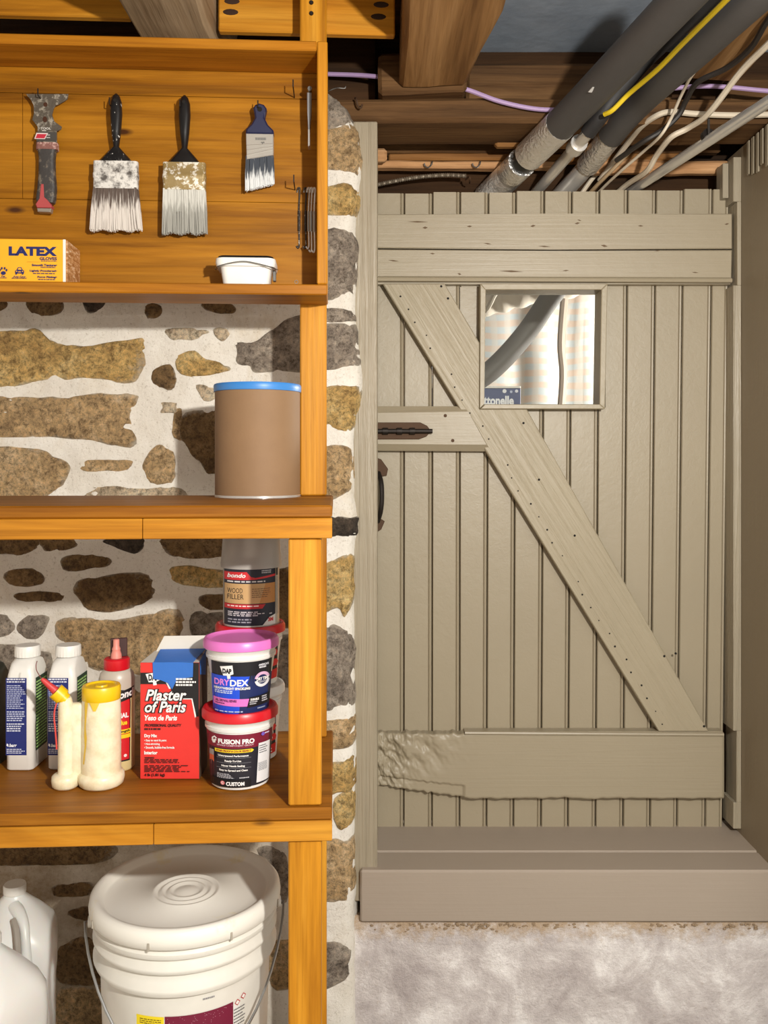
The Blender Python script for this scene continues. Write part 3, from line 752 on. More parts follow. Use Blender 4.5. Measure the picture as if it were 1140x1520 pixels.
bo = hewn('ceiling_beam', 'thick brown hewn beam over the left of the door', .034, .172, .2, 1.87, H + .782, H + .939, HEWN, 2)
for v in bo.data.vertices: v.co.x += max(0, (v.co.x - .034) / .138) * min(.06, (1.87 - v.co.y) * .11)
hewn('ceiling_beam', 'brown hewn beam under the pipes at the upper right', .64, .755, .2, 1.88, H + .80, H + .939, HEWN, 3)
hewn('beam_block', 'dark wooden block under the end of the thick hewn beam', -.012, .175, 1.872, 1.95, H + .772, H + .86, HEWNX, 4, .004, 'block')
hewn('wall_plate', 'long old timber lying across the top of the stone wall', -.9, 1.25, 1.90, 2.04, H + .72, H + .772, HEWNX, 5, .003, 'beam')
hewn('blocking_board', 'rough dark board between the beam ends below the blue ceiling', .18, .64, 1.97, 2.01, H + .776, H + .88, HEWNX, 6, .003, 'board')
hewn('blocking_board', 'dark board between the beam ends at the upper right edge', .76, 1.2, 1.97, 2.01, H + .776, H + .85, HEWNX, 7, .003, 'board')
bx('wall_upper', 'dark timber cladding behind the beam ends above the wall', -1.2, 1.25, 2.05, 2.07, H + .7725, H + .939, DARKX, 'wall', 0)
bx('wall_plate_lining', 'dark boards closing the gap over the stone wall', -1.2, -.02, 1.96, 1.98, H + .7725, H + .939, DARKX, 'board', 0)
def strip(name, label, xa, xb, ya, yb, zf, zb, mat, seed, rough=.002, cat='board'):
    a, b = W(xa, yb, zf), W(xb, ya, zf); return hewn(name, label, a.x, b.x, zf, zb, a.z, b.z, mat, seed, rough, cat)
strip('header_board', 'dark header board on edge above the door opening', 556, 1070, 212, 226, 2.11, 2.14, HEWNX, 8)
strip('header_strip', 'orange wooden strip above the row of cup hooks', 576, 1010, 226.5, 238, 2.115, 2.145, wood('strip_wood', (110, 74, 36), (150, 104, 56), (176, 128, 76), 0, .7, knots=False), 9)
strip('lath', 'raw split lath carrying cup hooks over the door', 556, 830, 238.5, 249, 2.11, 2.14, LATH, 10, .003)
strip('lath', 'raw broken lath below the pipes at the hinge side', 880, 1084, 237, 256, 2.11, 2.14, LATH, 11, .005)
strip('lath', 'short raw split lath end against the door post', 556, 575, 219, 238, 2.065, 2.09, LATH, 12, .003)
strip('batten', 'small planed batten fixed under the old timber behind the pipe', 735, 900, 198, 217, 2.02, 2.044, wood('batten_wood', (120, 82, 44), (156, 112, 66), (180, 138, 88), 0, .7, knots=False), 13, .001)
bx('wall_behind', 'dark boards in the gap above the door', -.05, 1.6, 2.18, 2.2, H + .55, H + .938, DARKX, 'board', 0)

# ------------------------------------------------------------------ pipes and cables under the ceiling
FOAM = plain('dark_pipe_foam', (74, 71, 69), .55, 0, 90)
BFOAM = plain('black_pipe_foam', (38, 36, 36), .6, 0, 90)
t = NT('silver_foil'); v = t.coord(); FOIL = t.fin(lin((238, 236, 233)), .3, t.bump(t.noise(v, 120, 3), 1, .005), Metallic=.85)
PIPEM = plain('bare_metal_pipe', (222, 218, 212), .3, .55)
pa = thing('insulated_pipe', 'thick grey foam pipe with silver lower end, leftmost under the ceiling', 'pipe', W(1010, 0, 1.45))
A0, A1 = W(1062, -56, 1.36), W(720, 300, 2.13); J = .80
seg = lambda a, b, n=10: [a + (b - a) * k / n for k in range(n + 1)]
pA = [W(1062, -56, 1.36), W(1010, 0, 1.45), W(884, 132, 1.72), W(784, 231, 1.98)]
bm = B(); tube(bm, spline(pA[:3] + [W(830, 187, 1.855)], 6), .0335, 20); obj('foam_sleeve', bm, FOAM, pa, smooth=True, world=True)
bm = B(); tube(bm, seg(W(832, 185, 1.85), W(785, 231, 1.98)), lambda q: .0342, 20); obj('foil_sleeve', bm, FOIL, pa, smooth=True, world=True)
bm = B(); tube(bm, seg(W(788, 228, 1.972), W(768, 248, 2.035)), .029, 18); obj('tape_joint', bm, BLACK, pa, smooth=True, world=True)
bm = B(); tube(bm, spline([W(775, 241, 2.012), W(762, 254, 2.06), W(757, 259.5, 2.087), W(744, 272, 2.115), W(722, 294, 2.168)], 5), .0335, 20); obj('foil_sleeve', bm, FOIL, pa, smooth=True, world=True)
L = Print(lambda x, y: (x, y)); 
bm = B(); c = W(884, 133, 1.688); d = (W(840, 178, 1.79) - c).normalized()
s_ = Vector((.7, 0, .7)); 
pts4 = [W(873, 137, 1.685), W(880, 129, 1.672), W(899, 131, 1.68), W(893, 139, 1.695)]
f = bm.faces.new([bm.verts.new(p) for p in pts4]); r = bmesh.ops.extrude_face_region(bm, geom=[f]); [setattr(v, 'co', v.co + Vector((0, .004, .002))) for v in r['geom'] if isinstance(v, bmesh.types.BMVert)]
obj('sticker', bm, plain('pale_sticker', (206, 204, 200), .5), pa, world=True)
pb_ = thing('insulated_pipe', 'thick dark foam pipe with a yellow cable along it, right of the grey one', 'pipe', W(1115, 0, 1.45))
bm = B(); tube(bm, spline([W(1180, -56, 1.38), W(1113, 4, 1.47), W(1024, 85, 1.64), W(985, 119, 1.73), W(952, 150, 1.83), W(924, 180, 1.90), W(906, 202, 1.95)], 6), lambda q: .0295 - .001 * q, 20); obj('foam_sleeve', bm, FOAM, pb_, smooth=True, world=True)
bm = B(); tube(bm, seg(W(908, 200, 1.945), W(872, 246, 2.06)), .0265, 18); obj('foil_sleeve', bm, FOIL, pb_, smooth=True, world=True)
bm = B(); tube(bm, seg(W(875, 243, 2.054), W(822, 300, 2.19)), .021, 16); obj('bare_end', bm, PIPEM, pb_, smooth=True, world=True)
pc = thing('insulated_pipe', 'black foam pipe with a bare metal end between the two thick pipes', 'pipe', W(1045, 0, 1.5))
bm = B(); tube(bm, spline([W(1110, -56, 1.52), W(1052, 0, 1.62), W(956, 90, 1.765), W(900, 160, 1.79), W(872, 198, 1.83)], 6), lambda q: .0195 - .003 * q, 16); obj('foam_sleeve', bm, BFOAM, pc, smooth=True, world=True)
bm = B(); tube(bm, spline([W(874, 196, 1.826), W(858, 214, 1.885), W(836, 239, 1.99), W(808, 271, 2.092), W(795, 286, 2.15)], 5), .0125, 14); obj('bare_end', bm, PIPEM, pc, smooth=True, world=True)
bm = B(); tube(bm, seg(W(860, 212, 1.879), W(852, 221, 1.914), 2), .0185, 14); obj('collar', bm, PIPEM, pc, smooth=True, world=True)
cd = thing('metal_conduit', 'thin shiny metal conduit slanting down to the door at the right', 'pipe', W(1140, 150, 1.6))
bm = B(); tube(bm, seg(W(1200, 112, 1.50), W(932, 287, 2.15)), .0115, 14); obj('tube', bm, STEEL, cd, smooth=True, world=True)
bm = B(); tube(bm, seg(W(1053, 200, 1.80), W(1049, 204, 1.81), 1), .0145, 12); a = W(1052, 203, 1.795); box(bm, a.x - .003, a.x + .001, a.y - .004, a.y, a.z - .005, a.z + .035); obj('clip', bm, IRON, cd, smooth=True, world=True)
def cable(name, label, pts, r, mat, n=7, cat='cable', flat=1):
    bm = B(); tube(bm, spline([W(*p) for p in pts], n), r, 8, 0, flat); return tag(obj(name, bm, mat, smooth=True), label, cat)
WCAB = plain('white_cable', (214, 200, 178), .55); TCAB = plain('tan_cable', (172, 146, 112), .6)
cable('yellow_cable', 'yellow cable lying along the dark foam pipe', [(1135, -56, 1.315), (1078, 0, 1.41), (1012, 66, 1.565), (975, 104, 1.655), (934, 139, 1.735), (910, 163, 1.745), (897, 170, 1.76)], .0048, plain('yellow_jacket', (214, 184, 28), .5))
cable('lavender_cable', 'lavender cable strung across the old timber behind the pipes', [(430, 108, 1.93), (487, 110, 1.925), (540, 112, 1.91), (590, 117, 1.885), (640, 122, 1.882), (690, 132, 1.885), (740, 150, 1.885), (790, 161, 1.885), (830, 163, 1.885), (868, 160, 1.885), (905, 151, 1.89), (960, 139, 1.89), (1000, 131, 1.89), (1060, 128, 1.89), (1140, 135, 1.885), (1220, 140, 1.88)], .0048, plain('lavender_jacket', (176, 148, 190), .5))
cable('white_cable', 'thick white cable looping along the old timber, uppermost of the white ones', [(1200, 168, 1.885), (1140, 170, 1.885), (1085, 171, 1.885), (1032, 169, 1.885), (997, 166, 1.885), (976, 171, 1.885), (952, 188, 1.93), (934, 210, 2.0), (914, 236, 2.06), (890, 268, 2.12)], .0062, WCAB)
cable('white_cable', 'flat white cable from the right edge down behind the door top', [(1180, 25, 1.55), (1140, 66, 1.62), (1100, 106, 1.70), (1052, 168, 1.80), (1022, 190, 1.86), (996, 204, 1.88), (975, 230, 1.95), (960, 254, 2.0), (932, 273, 2.09), (905, 296, 2.16)], .0062, WCAB)
cable('thin_white_cable', 'thin white cable hanging from the beam down to the door top', [(1060, 80, 1.66), (1030, 108, 1.72), (1012, 140, 1.80), (996, 176, 1.85), (980, 202, 1.87), (955, 225, 1.95), (924, 252, 2.02), (902, 272, 2.09), (880, 294, 2.16)], .0032, WCAB)
cable('black_cable', 'black cable curving under the beam at the upper right', [(1160, 5, 1.55), (1138, 32, 1.60), (1115, 70, 1.68), (1080, 100, 1.75), (1036, 122, 1.80), (1018, 150, 1.85), (1008, 170, 1.87), (985, 192, 1.882), (952, 212, 1.9), (915, 238, 1.98)], .0058, plain('black_jacket', (44, 38, 34), .5))
cable('white_cable', 'short white cable end between the metal pipes at the door top', [(926, 222, 2.13), (904, 243, 2.16), (882, 262, 2.165), (860, 292, 2.172)], .0055, WCAB)
cable('tan_cable', 'short tan cable end right of the bare pipe ends', [(938, 222, 2.06), (911, 250, 2.07), (889, 272, 2.105), (872, 290, 2.15)], .0045, TCAB)
bm = B(); P_ = spline([W(548, 277, 2.13), W(580, 270, 2.13), W(620, 263, 2.12), (W(660, 260, 2.12)), W(692, 261, 2.12)], 28)
tube(bm, P_, lambda q: .0048 + .0012 * math.sin(q * 300), 8)
tag(obj('armoured_cable', bm, plain('armoured_jacket', (140, 128, 112), .5, .5), smooth=True), 'ribbed armoured cable above the left of the door', 'cable')
def hook(name, label, pts, r=.002, mat=STEEL, group=None, cat='hook'):
    bm = B(); tube(bm, spline(pts, 5), r, 6); return tag(obj(name, bm, mat, smooth=True), label, cat, group)
def cup(px, py, z, label, m, s=1.0):
    a = W(px, py, z)
    hook('cup_hook', label, [a + Vector((.004 * s, .01, .0)), a + Vector((.002, -.012, -.002)), a + Vector((.0, -.014, -.010)), a + Vector((-.008 * s, -.014, -.017)), a + Vector((-.015 * s, -.014, -.013)), a + Vector((-.017 * s, -.014, -.007))], .0017, m, 'cup hooks over the door')
cup(640, 241, 2.115, 'bright cup hook in the lath, nearer the door post', GALV); cup(711, 241, 2.115, 'bright cup hook in the lath, nearer the foil pipe', GALV)
a = W(529, 150, 1.895); hook('rusty_hook', 'rusty hook in the old timber above the door post', [a + Vector((-.003, .01, .01)), a + Vector((0, -.012, .0)), a + Vector((.003, -.012, -.014)), a + Vector((.009, -.012, -.020)), a + Vector((.013, -.012, -.012))], .0022, RUST)
a = W(498, 131, 1.84); hook('rusty_hook', 'thin wire hook just right of the tool box top', [a + Vector((-.03, .03, 0)), a, a + Vector((.018, 0, 0)), a + Vector((.021, 0, .004))], .0013, GALV)
a = W(696, 263, 2.11); hook('rusty_hook', 'rusty staple at the end of the armoured cable', [a + Vector((-.006, .02, 0)), a + Vector((0, -.006, 0)), a + Vector((.002, -.006, -.008)), a + Vector((.004, .02, -.008))], .002, RUST)

# ------------------------------------------------------------------ shelving unit
TH = math.radians(3.06)
OX = W(493, 0, 1.32).x
U = thing('shelving_unit', 'stained pine shelving with square posts against the stone wall', 'shelves', (OX, 1.32, 0), TH)
UM = MW['shelving_unit']
LFT = -.98
def ub(name, x0, x1, y0, y1, z0, z1, mat, bev=.0025, parent=None):
    bm = B(); box(bm, x0, x1, y0, y1, z0, z1, bev); return obj(name, bm, mat, parent or U)
for top in (H - .068, H - .517, H - 1.085):
    ub('shelf_board', LFT, 0, 0, .38, top - .0185, top, WOODY)
    xj = -.278 if top > H - .2 else -.262
    ub('front_trim', LFT, xj - .0004, -.001, .02, top - .049, top - .019, WOODX, .0012); ub('front_trim', xj + .0004, 0, -.001, .02, top - .049, top - .019, WOODX, .0012)
ub('post', -.061, -.012, .332, .381, 0, H - .5675, WOODZ)                   # back right post, floor up
ub('post', -.061, -.012, .332, .381, H - .516, H - .1175, WOODZ)
ub('post', -.061, -.012, .332, .381, H - .067, H + .938, WOODZ)
ub('post', -.065, -.016, .006, .055, H - .516, H - .1175, WOODZ)            # front right post
ub('post', -.065, -.016, .004, .053, H - 1.084, H - .5665, WOODZ)
ub('post', -.065, -.016, .004, .053, 0, H - 1.1345, WOODZ)
for y0 in (.332, .004):
    ub('post', LFT + .02, LFT + .07, y0, y0 + .049, 0, H - 1.1345, WOODZ); ub('post', LFT + .02, LFT + .07, y0, y0 + .049, H - 1.084, H - .5665, WOODZ); ub('post', LFT + .02, LFT + .07, y0, y0 + .049, H - .516, H - .1175, WOODZ)
def local(p): return UM.inverted() @ p
# cross rails screwed to the post between the beams
ra = local(W(322, 20, 1.70)); rb = local(W(588, 20, 1.72))
rl = ub('cross_rail', ra.x + .004, rb.x - .003, .383, .401, H + .815, H + .938, WOODX)
bm = B()
for px, py in ((345, 5), (343, 21), (566, 4), (562, 22)):
    q = local(W(px, py, 1.70))
    t = bmesh.new(); bmesh.ops.create_uvsphere(t, u_segments=12, v_segments=6, radius=.011)
    for v in t.verts: v.co = Vector((v.co.x * 1.35 + q.x, v.co.y * .12 + .383, v.co.z * .55 + q.z))
    merge(bm, t)
obj('pocket_holes', bm, plain('pocket_hole_shade', (52, 30, 14), .9), rl, smooth=True, kind='stuff')
lb = local(W(-330, 20, 1.66)); lc = local(W(196, 20, 1.68))
ub('cross_rail', LFT, lc.x - .004, .383, .401, H + .835, H + .938, WOODX)
bm = B()
for py in (4, 20):
    q = local(W(462, py, 1.65)); t = bmesh.new(); bmesh.ops.create_cone(t, cap_ends=True, segments=10, radius1=.0045, radius2=.003, depth=.003, matrix=Matrix.Translation((q.x, .3305, q.z)) @ Matrix.Rotation(PI / 2, 4, 'X')); merge(bm, t)
obj('screw_heads', bm, IRON, U)

# ------------------------------------------------------------------ open tool box on the wall
BR = local(W(486, 0, 1.553)).x
TB = thing('tool_box', 'open stained pine wall box with brushes hanging inside', 'box', tuple(UM @ Vector((BR, .23, H + .2865))), TH)
def tb(name, x0, x1, y0, y1, z0, z1, mat, bev=.002):
    bm = B(); box(bm, x0 - BR, x1 - BR, y0 - .23, y1 - .23, z0 - (H + .2865), z1 - (H + .2865), bev); return obj(name, bm, mat, TB)
tb('bottom_board', LFT, BR, .23, .331, H + .2865, H + .305, BOXX)
tb('top_board', LFT, BR - .0185, .23, .331, H + .7115, H + .729, BOXX)
tb('side_board', BR - .018, BR, .23, .331, H + .3055, H + .729, WOODZ)
tb('side_board', LFT, LFT + .018, .23, .331, H + .3055, H + .711, WOODZ)
for a, b in ((418, 302), (301.5, 148), (147.4, 108)):
    za = H + .3055 if a == 418 else H + (CY - a) / F * 1.64; zb = H + .711 if b == 108 else H + (CY - b) / F * 1.64
    if b == 148:
        xj = local(W(36, 200, 1.62)).x
        tb('back_plank', LFT + .0185, xj - .0004, .321, .331, za, zb, PANEL, .0006); tb('back_plank', xj + .0004, BR - .0185, .321, .331, za, zb, PANEL, .0006)
    else: tb('back_plank', LFT + .0185, BR - .0185, .321, .331, za, zb, PANEL, .0006)
PY = .321                                     # face of the back planks in the unit's frame
UI = UM.inverted()
def hit(px, py, ly):                          # where the sight line meets the unit's plane at depth ly
    o = UI @ Vector((0, 0, H)); d = (UI.to_3x3() @ (W(px, py, 1.0) - Vector((0, 0, H))))
    t = (ly - o.y) / d.y; return o + d * t
def wpt(px, py, ly): return UM @ hit(px, py, ly)
S = 1.625 / F                                # metres to a pixel at the back of the box
def sqhook(px, py, label, long=.03):
    a = hit(px, py, PY); pts = [a + Vector((0, .003, 0)), a + Vector((0, -.010, 0)), a + Vector((0, -long, .0)), a + Vector((0, -long, .012))]
    bm = B(); tube(bm, [UM @ p for p in pts], .0011, 6); tag(obj('square_hook', bm, IRON, smooth=True), label, 'hook', 'square hooks in the tool box')

# paint brushes: local frame at the ferrule top, x right, z up, y 0 = middle of thickness
t = NT('splattered_black'); v = t.coord(); BSPLAT = t.fin(t.mix(t.ramp(t.noise(v, 120, 4, .7), [(.62, (0, 0, 0, 1)), (.66, (1, 1, 1, 1))]), lin((26, 25, 26)), lin((206, 202, 196))), .35)
def crust(name, base, over, lo, hi, sc=70, metal=0, rough=.6):
    t = NT(name); v = t.coord(); m = t.ramp(t.noise(v, sc, 5, .7), [(lo, (0, 0, 0, 1)), (hi, (1, 1, 1, 1))])
    c = t.mix(m, lin(base), lin(over)); return t.fin(c, rough, t.bump(t.noise(v, sc, 5, .7), .5, .003), Metallic=metal)
CRUSTW = crust('paint_crusted_ferrule', (84, 78, 74), (212, 208, 202), .36, .54)
CRUSTB = crust('brassy_ferrule', (150, 128, 84), (224, 218, 204), .50, .56, 60, .2, .45)
def bristle_mat(name, root, tip, z0, z1):
    t = NT(name); tc = t.n('ShaderNodeTexCoord'); sp = t.n('ShaderNodeSeparateXYZ'); t.l(tc.outputs['Object'], sp.inputs[0])
    mr = t.n('ShaderNodeMapRange'); mr.inputs[1].default_value = z0; mr.inputs[2].default_value = z1; t.l(sp.outputs[2], mr.inputs[0])
    v = t.coord((420, 420, 22)); nz = t.noise(v, 1, 3, .6)
    ad = t.n('ShaderNodeMath', operation='MULTIPLY_ADD'); ad.inputs[1].default_value = 1.9; ad.inputs[2].default_value = -.95; t.l(nz, ad.inputs[0])
    a2 = t.n('ShaderNodeMath', operation='ADD'); t.l(ad.outputs[0], a2.inputs[0]); t.l(mr.outputs[0], a2.inputs[1])
    return t.fin(t.ramp(a2.outputs[0], [(.25, lin(root)), (.6, lin(tip))]), .7)
def strands(w0, w1, th, z0, zfun, n, seed):
    bm = B(); rg = random.Random(seed)
    for k in range(n):
        u = rg.uniform(-1, 1); d = rg.uniform(-1, 1); x0 = u * w0 / 2; x1 = u * w1 / 2 + rg.uniform(-.001, .001); y0 = d * th * .42; y1 = d * th * .25
        zt = zfun(u) + rg.uniform(0, .004); r = rg.uniform(.0009, .0017)
        A_ = [bm.verts.new((x0 + r * a, y0 + r * b, z0)) for a, b in ((-1, -1), (1, -1), (1, 1), (-1, 1))]
        M_ = [bm.verts.new(((x0 + x1) / 2 + rg.uniform(-.0006, .0006) + r * a, (y0 + y1) / 2 + r * b, (z0 + zt) / 2)) for a, b in ((-1, -1), (1, -1), (1, 1), (-1, 1))]
        E_ = [bm.verts.new((x1 + .5 * r * a, y1 + .5 * r * b, zt)) for a, b in ((-1, -1), (1, -1), (1, 1), (-1, 1))]
        for P1, P2 in ((A_, M_), (M_, E_)):
            for q in range(4): bm.faces.new([P1[q], P1[(q + 1) % 4], P2[(q + 1) % 4], P2[q]])
        bm.faces.new(E_)
    box(bm, -w0 / 2 * .96, w0 / 2 * .96, -th * .3, th * .3, (z0 + min(zfun(-1), zfun(1))) / 2, z0)
    return bm
def flat_brush(label, cx, top, fer, ferb, bot, wf, wb, hmat, fmat, root, tip, seed):
    c = wpt(cx, fer, PY - .022); b = thing('paint_brush', label, 'brush', tuple(c), TH, 'wide black handled paint brushes')
    zt = (fer - top) * S; w = wf * S
    prof = [(0, .0135 * .9), (.010, .0125), (.018, .0075), (.03, .0052), (zt * .45, .0085), (zt * .7, .0108), (zt * .87, .0100), (zt * .96, .0065), (zt, .002)]
    bm = B(); secs = []
    for z, r in prof:
        hw = r
        if z <= .018: hw = {0: w * .40, .010: w * .30, .018: .016}.get(z, r)
        secs.append((z, hw, min(r, .0085), min(hw, r, .0085) * .95))
    loft(bm, secs, 0, 4); obj('handle', bm, hmat, b, smooth=True, angle=60)
    bm = B(); tube(bm, [Vector((0, -.0093, zt * .88)), Vector((0, .009, zt * .88))], .0032, 10); obj('hanging_hole', bm, HOLE, b)
    zb = (ferb - fer) * S; bm = B(); loft(bm, [(-zb, w / 2, .0095, .006), (-zb * .6, w / 2, .0095, .006), (-zb * .58, w / 2 + .0007, .0102, .006), (-zb * .4, w / 2 + .0007, .0102, .006), (-zb * .38, w / 2, .0095, .006), (.0025, w / 2, .009, .006)], 0, 4); obj('ferrule', bm, fmat, b, smooth=True)
    z1 = -(bot - fer) * S
    bm = strands(w * .96, wb * S, .019, -zb + .002, lambda u: z1 + .0015 * math.sin(u * 9), 420, seed)
    obj('bristles', bm, bristle_mat('bristle_fibre_%d' % seed, root, tip, -zb - .004, z1 * .85), b, kind='stuff')
    return b
flat_brush('black handled paint brush crusted with white paint, left of the pair', 172.5, 141, 243, 281, 342, 64, 74, BSPLAT, CRUSTW, (88, 74, 66), (206, 198, 190), 1)
flat_brush('black handled paint brush with brassy ferrule, right of the pair', 274, 143, 245, 283, 347, 62, 66, BLACK, CRUSTB, (198, 196, 188), (150, 148, 140), 2)
# navy short handled sash brush
NAVY = plain('navy_rubber', (32, 36, 70), .5)
c = wpt(386, 201, PY - .02); b = thing('sash_brush', 'short navy handled angled sash brush below the small hook', 'brush', tuple(c), TH)
bm = B(); t_ = []
out = [(-20.5, 0), (-20, 7), (-12, 15), (-7, 24), (-8, 32), (-9.5, 38), (-7, 43), (-1, 45.5), (6, 43.5), (10, 38), (8.5, 31), (7, 24), (12, 14), (20, 6), (20.5, 0)]
inn = [(-3.6 * math.cos(2 * PI * k / 10), 36 + 3.6 * math.sin(2 * PI * k / 10)) for k in range(10)]
slab(bm, [(x * S, y * S) for x, y in out], -.008, .008, 0, .003); obj('handle', bm, NAVY, b)
bm = B(); q = [(x * S, y * S) for x, y in inn]; slab(bm, q, -.0085, .0085); obj('hanging_hole', bm, HOLE, b)
bm = B(); slab(bm, [(x * S, y * S) for x, y in ((-20, 0), (-19, -38), (20, -31), (20, 0))], -.009, .009, 0, .001)
for y, e in ((-17, 2), (-23, 4), (-29, 6)): tube(bm, [Vector((-18.8 * S, -.0092, (y - e / 2) * S)), Vector((19.5 * S, -.0092, (y + e) * S))], .0012, 6)
L = Print(lambda x, y: ((x - 386) * S, (201 - y) * S)); L.text('2"', 388, 213, 393, 218, (90, 88, 86)); L.lines(380, 207, 396, 212, 1, (120, 118, 114), .7); 
fr = obj('ferrule', bm, plain('bright_ferrule', (206, 202, 194), .3, .55), b, smooth=True, angle=30); L.build('label', b, on_flat(-.0092))
bm = strands(39 * S, 41 * S, .017, -32 * S, lambda u: (-78 + 5.5 * u) * S, 320, 3); obj('bristles', bm, bristle_mat('navy_bristle_fibre', (52, 58, 68), (206, 208, 208), -.052, -.100), b, kind='stuff')
# multi tool
c = wpt(67, 214, PY - .016); b = thing('painters_tool', 'grey paint spattered scraper multi tool hanging at the left', 'tool', tuple(c), TH)
conv = lambda x, y: ((x / 4.75 - 67) * S, (214 - 110 - y / 4.75) * S)
SPAT = crust('spattered_steel', (92, 84, 74), (168, 160, 146), .52, .62, 60, .3, .5)
SPAT2 = crust('spattered_handle', (58, 54, 52), (132, 120, 104), .5, .66, 50, 0, .55)
bm = B(); slab(bm, [conv(*p) for p in ((188, 150), (476, 145), (470, 180), (420, 212), (390, 225), (376, 248), (366, 290), (380, 335), (432, 372), (425, 392), (398, 402), (398, 490), (264, 490), (262, 460), (248, 446), (270, 420), (268, 375), (232, 328), (244, 282), (240, 225), (222, 190))], -.0015, .0015, 0, .0004); obj('blade', bm, SPAT, b)
bm = B()
for x0, x1, y0, y1 in ((308, 336, 205, 238), (303, 334, 304, 346)):
    q = [conv((x0 + x1) / 2 + (x1 - x0) / 2 * math.cos(k * PI / 6), (y0 + y1) / 2 + (y1 - y0) / 2 * math.sin(k * PI / 6)) for k in range(12)]; slab(bm, q[::-1], -.0018, .0018)
obj('blade_hole', bm, plain('brown_hole', (66, 34, 14), .9), b)
bm = B(); h = []
for y, hw in ((485, 72), (520, 72), (545, 60), (600, 54), (700, 56), (800, 64), (880, 66), (905, 58)):
    u, v_ = conv(333, y); h.append((v_, hw / 4.75 * S, .0085, .006, u - (0 if y < 850 else .002), 0))
loft(bm, h[::-1], 0, 4); obj('handle', bm, SPAT2, b, smooth=True)
bm = B(); u, v_ = conv(335, 515); loft(bm, [(v_ - .006, 73 / 4.75 * S, .0092, .006, u, 0), (v_ + .006, 73 / 4.75 * S, .0092, .006, u, 0)], 0, 4); obj('collar', bm, crust('pinkish_collar', (128, 84, 76), (196, 160, 150), .5, .6), b, smooth=True)
bm = B(); slab(bm, [conv(*p) for p in ((300, 780), (318, 780), (322, 870), (345, 890), (376, 930), (366, 944), (274, 944), (264, 920), (290, 880))], -.0095, .006, 0, .001); obj('red_cap', bm, plain('worn_red', (176, 74, 74), .5), b)
bm = B(); slab(bm, [conv(*p) for p in ((272, 945), (368, 945), (362, 973), (276, 970))], -.0075, .005, 0, .0008); obj('hammer_end', bm, plain('dull_steel', (170, 160, 148), .45, .6), b)
L = Print(conv); L.rect(262, 412, 396, 486, (70, 66, 62)); L.text('TOOL', 290, 380, 360, 396, (210, 205, 198)); L.lines(300, 400, 330, 410, 1, (200, 195, 188), .7); L.poly([(248, 462), (320, 462), (342, 420), (262, 420)][::1], (222, 200, 198)); L.poly([(256, 457), (316, 457), (332, 428), (268, 428)], (190, 40, 60)); L.lines(330, 430, 356, 466, 2, (190, 186, 180), .4)
L.build('label', b, on_flat(-.0017))
for px, py, lab in ((65, 139, 'square hook holding the scraper multi tool'), (169, 152, 'square hook through the left wide brush'), (271.5, 155, 'square hook through the right wide brush'), (385, 156, 'square hook holding the navy sash brush'), (437, 141, 'square hook holding the palette knife at the upper right of the box'), (438, 278, 'square hook holding the metal picks')):
    sqhook(px, py + (13 if px < 400 else 4), lab, .032 if px < 400 else .05)
# palette knife and picks by the right side of the box
c = wpt(460, 140, .285); b = thing('palette_knife', 'grey handled palette knife hanging edge on at the upper right of the box', 'knife', tuple(c), TH)
bm = B(); s_ = 1.6 / F; slab(bm, [(x * s_, z * s_) for x, z in ((-4, 0), (3, 0), (2.5, -30), (.5, -55), (-2.5, -55), (-3.5, -30))], -.009, .009, 0, .001); obj('handle', bm, plain('grey_handle', (150, 150, 152), .4, .5), b)
bm = B(); slab(bm, [(x * s_, z * s_) for x, z in ((-2.6, -55), (.4, -55), (.8, -79), (-2.6, -80))], -.011, .011, 0, .0005); obj('blade', bm, STEEL, b)
bm = B(); tube(bm, [Vector((0, -.012, .006)), Vector((0, .012, .006))], .004, 8); obj('end_rivet', bm, GALV, b)
rgp = random.Random(4)
for k, (px, dk, L_, lab) in enumerate(((443, 1, 88, 'dark spattered metal pick, leftmost in the row on the hook'), (453, 1, 88, 'dark slim metal pick, second from the left on the hook'), (457.5, 0, 88, 'thin bright metal pick between the dark one and the wide handled one'), (461.5, 0, 92, 'bright metal pick with a flat grey handle'), (466, 0, 92, 'bright metal pick nearest the side board'))):
    c = wpt(px, 282, .30 - .012 * k + .02); b = thing('metal_pick', lab, 'pick', tuple(c), TH, 'metal picks on one hook')
    mm = crust('spattered_pick_%d' % k, (60, 52, 46), (180, 170, 156), .58, .64, 90, .5, .4) if dk else STEEL
    pts = [Vector((-2.0 * s_, 0, -4 * s_)), Vector((-1 * s_, 0, 2 * s_)), Vector((1.8 * s_, 0, 2.5 * s_)), Vector((1.6 * s_, 0, -8 * s_)), Vector((.6 * s_, 0, -30 * s_)), Vector((.8 * s_, 0, -60 * s_)), Vector((1.2 * s_, 0, (-L_ + 6) * s_)), Vector((-.4 * s_, 0, -L_ * s_)), Vector((-3.0 * s_, 0, (-L_ + 3) * s_))]
    bm = B(); tube(bm, spline(pts, 5), .0017, 7); obj('shaft', bm, mm, b, smooth=True)
    bm = B(); tube(bm, [Vector((.8 * s_, 0, -32 * s_)), Vector((.8 * s_, 0, -62 * s_))], .0027 if k != 3 else .0036, 8); obj('grip', bm, mm if dk else plain('satin_steel_%d' % k, (176, 174, 170), .4, .7), b, smooth=True)
c = wpt(440, 421, .27); bm = B(); tube(bm, [c + Vector((.003 * math.cos(a), 0, .003 + .003 * math.sin(a))) for a in [k * PI / 6 for k in range(13)]], .0006, 5)
tag(obj('wire_ring', bm, GALV, smooth=True), 'tiny wire ring lying near the right corner of the tool box', 'ring')
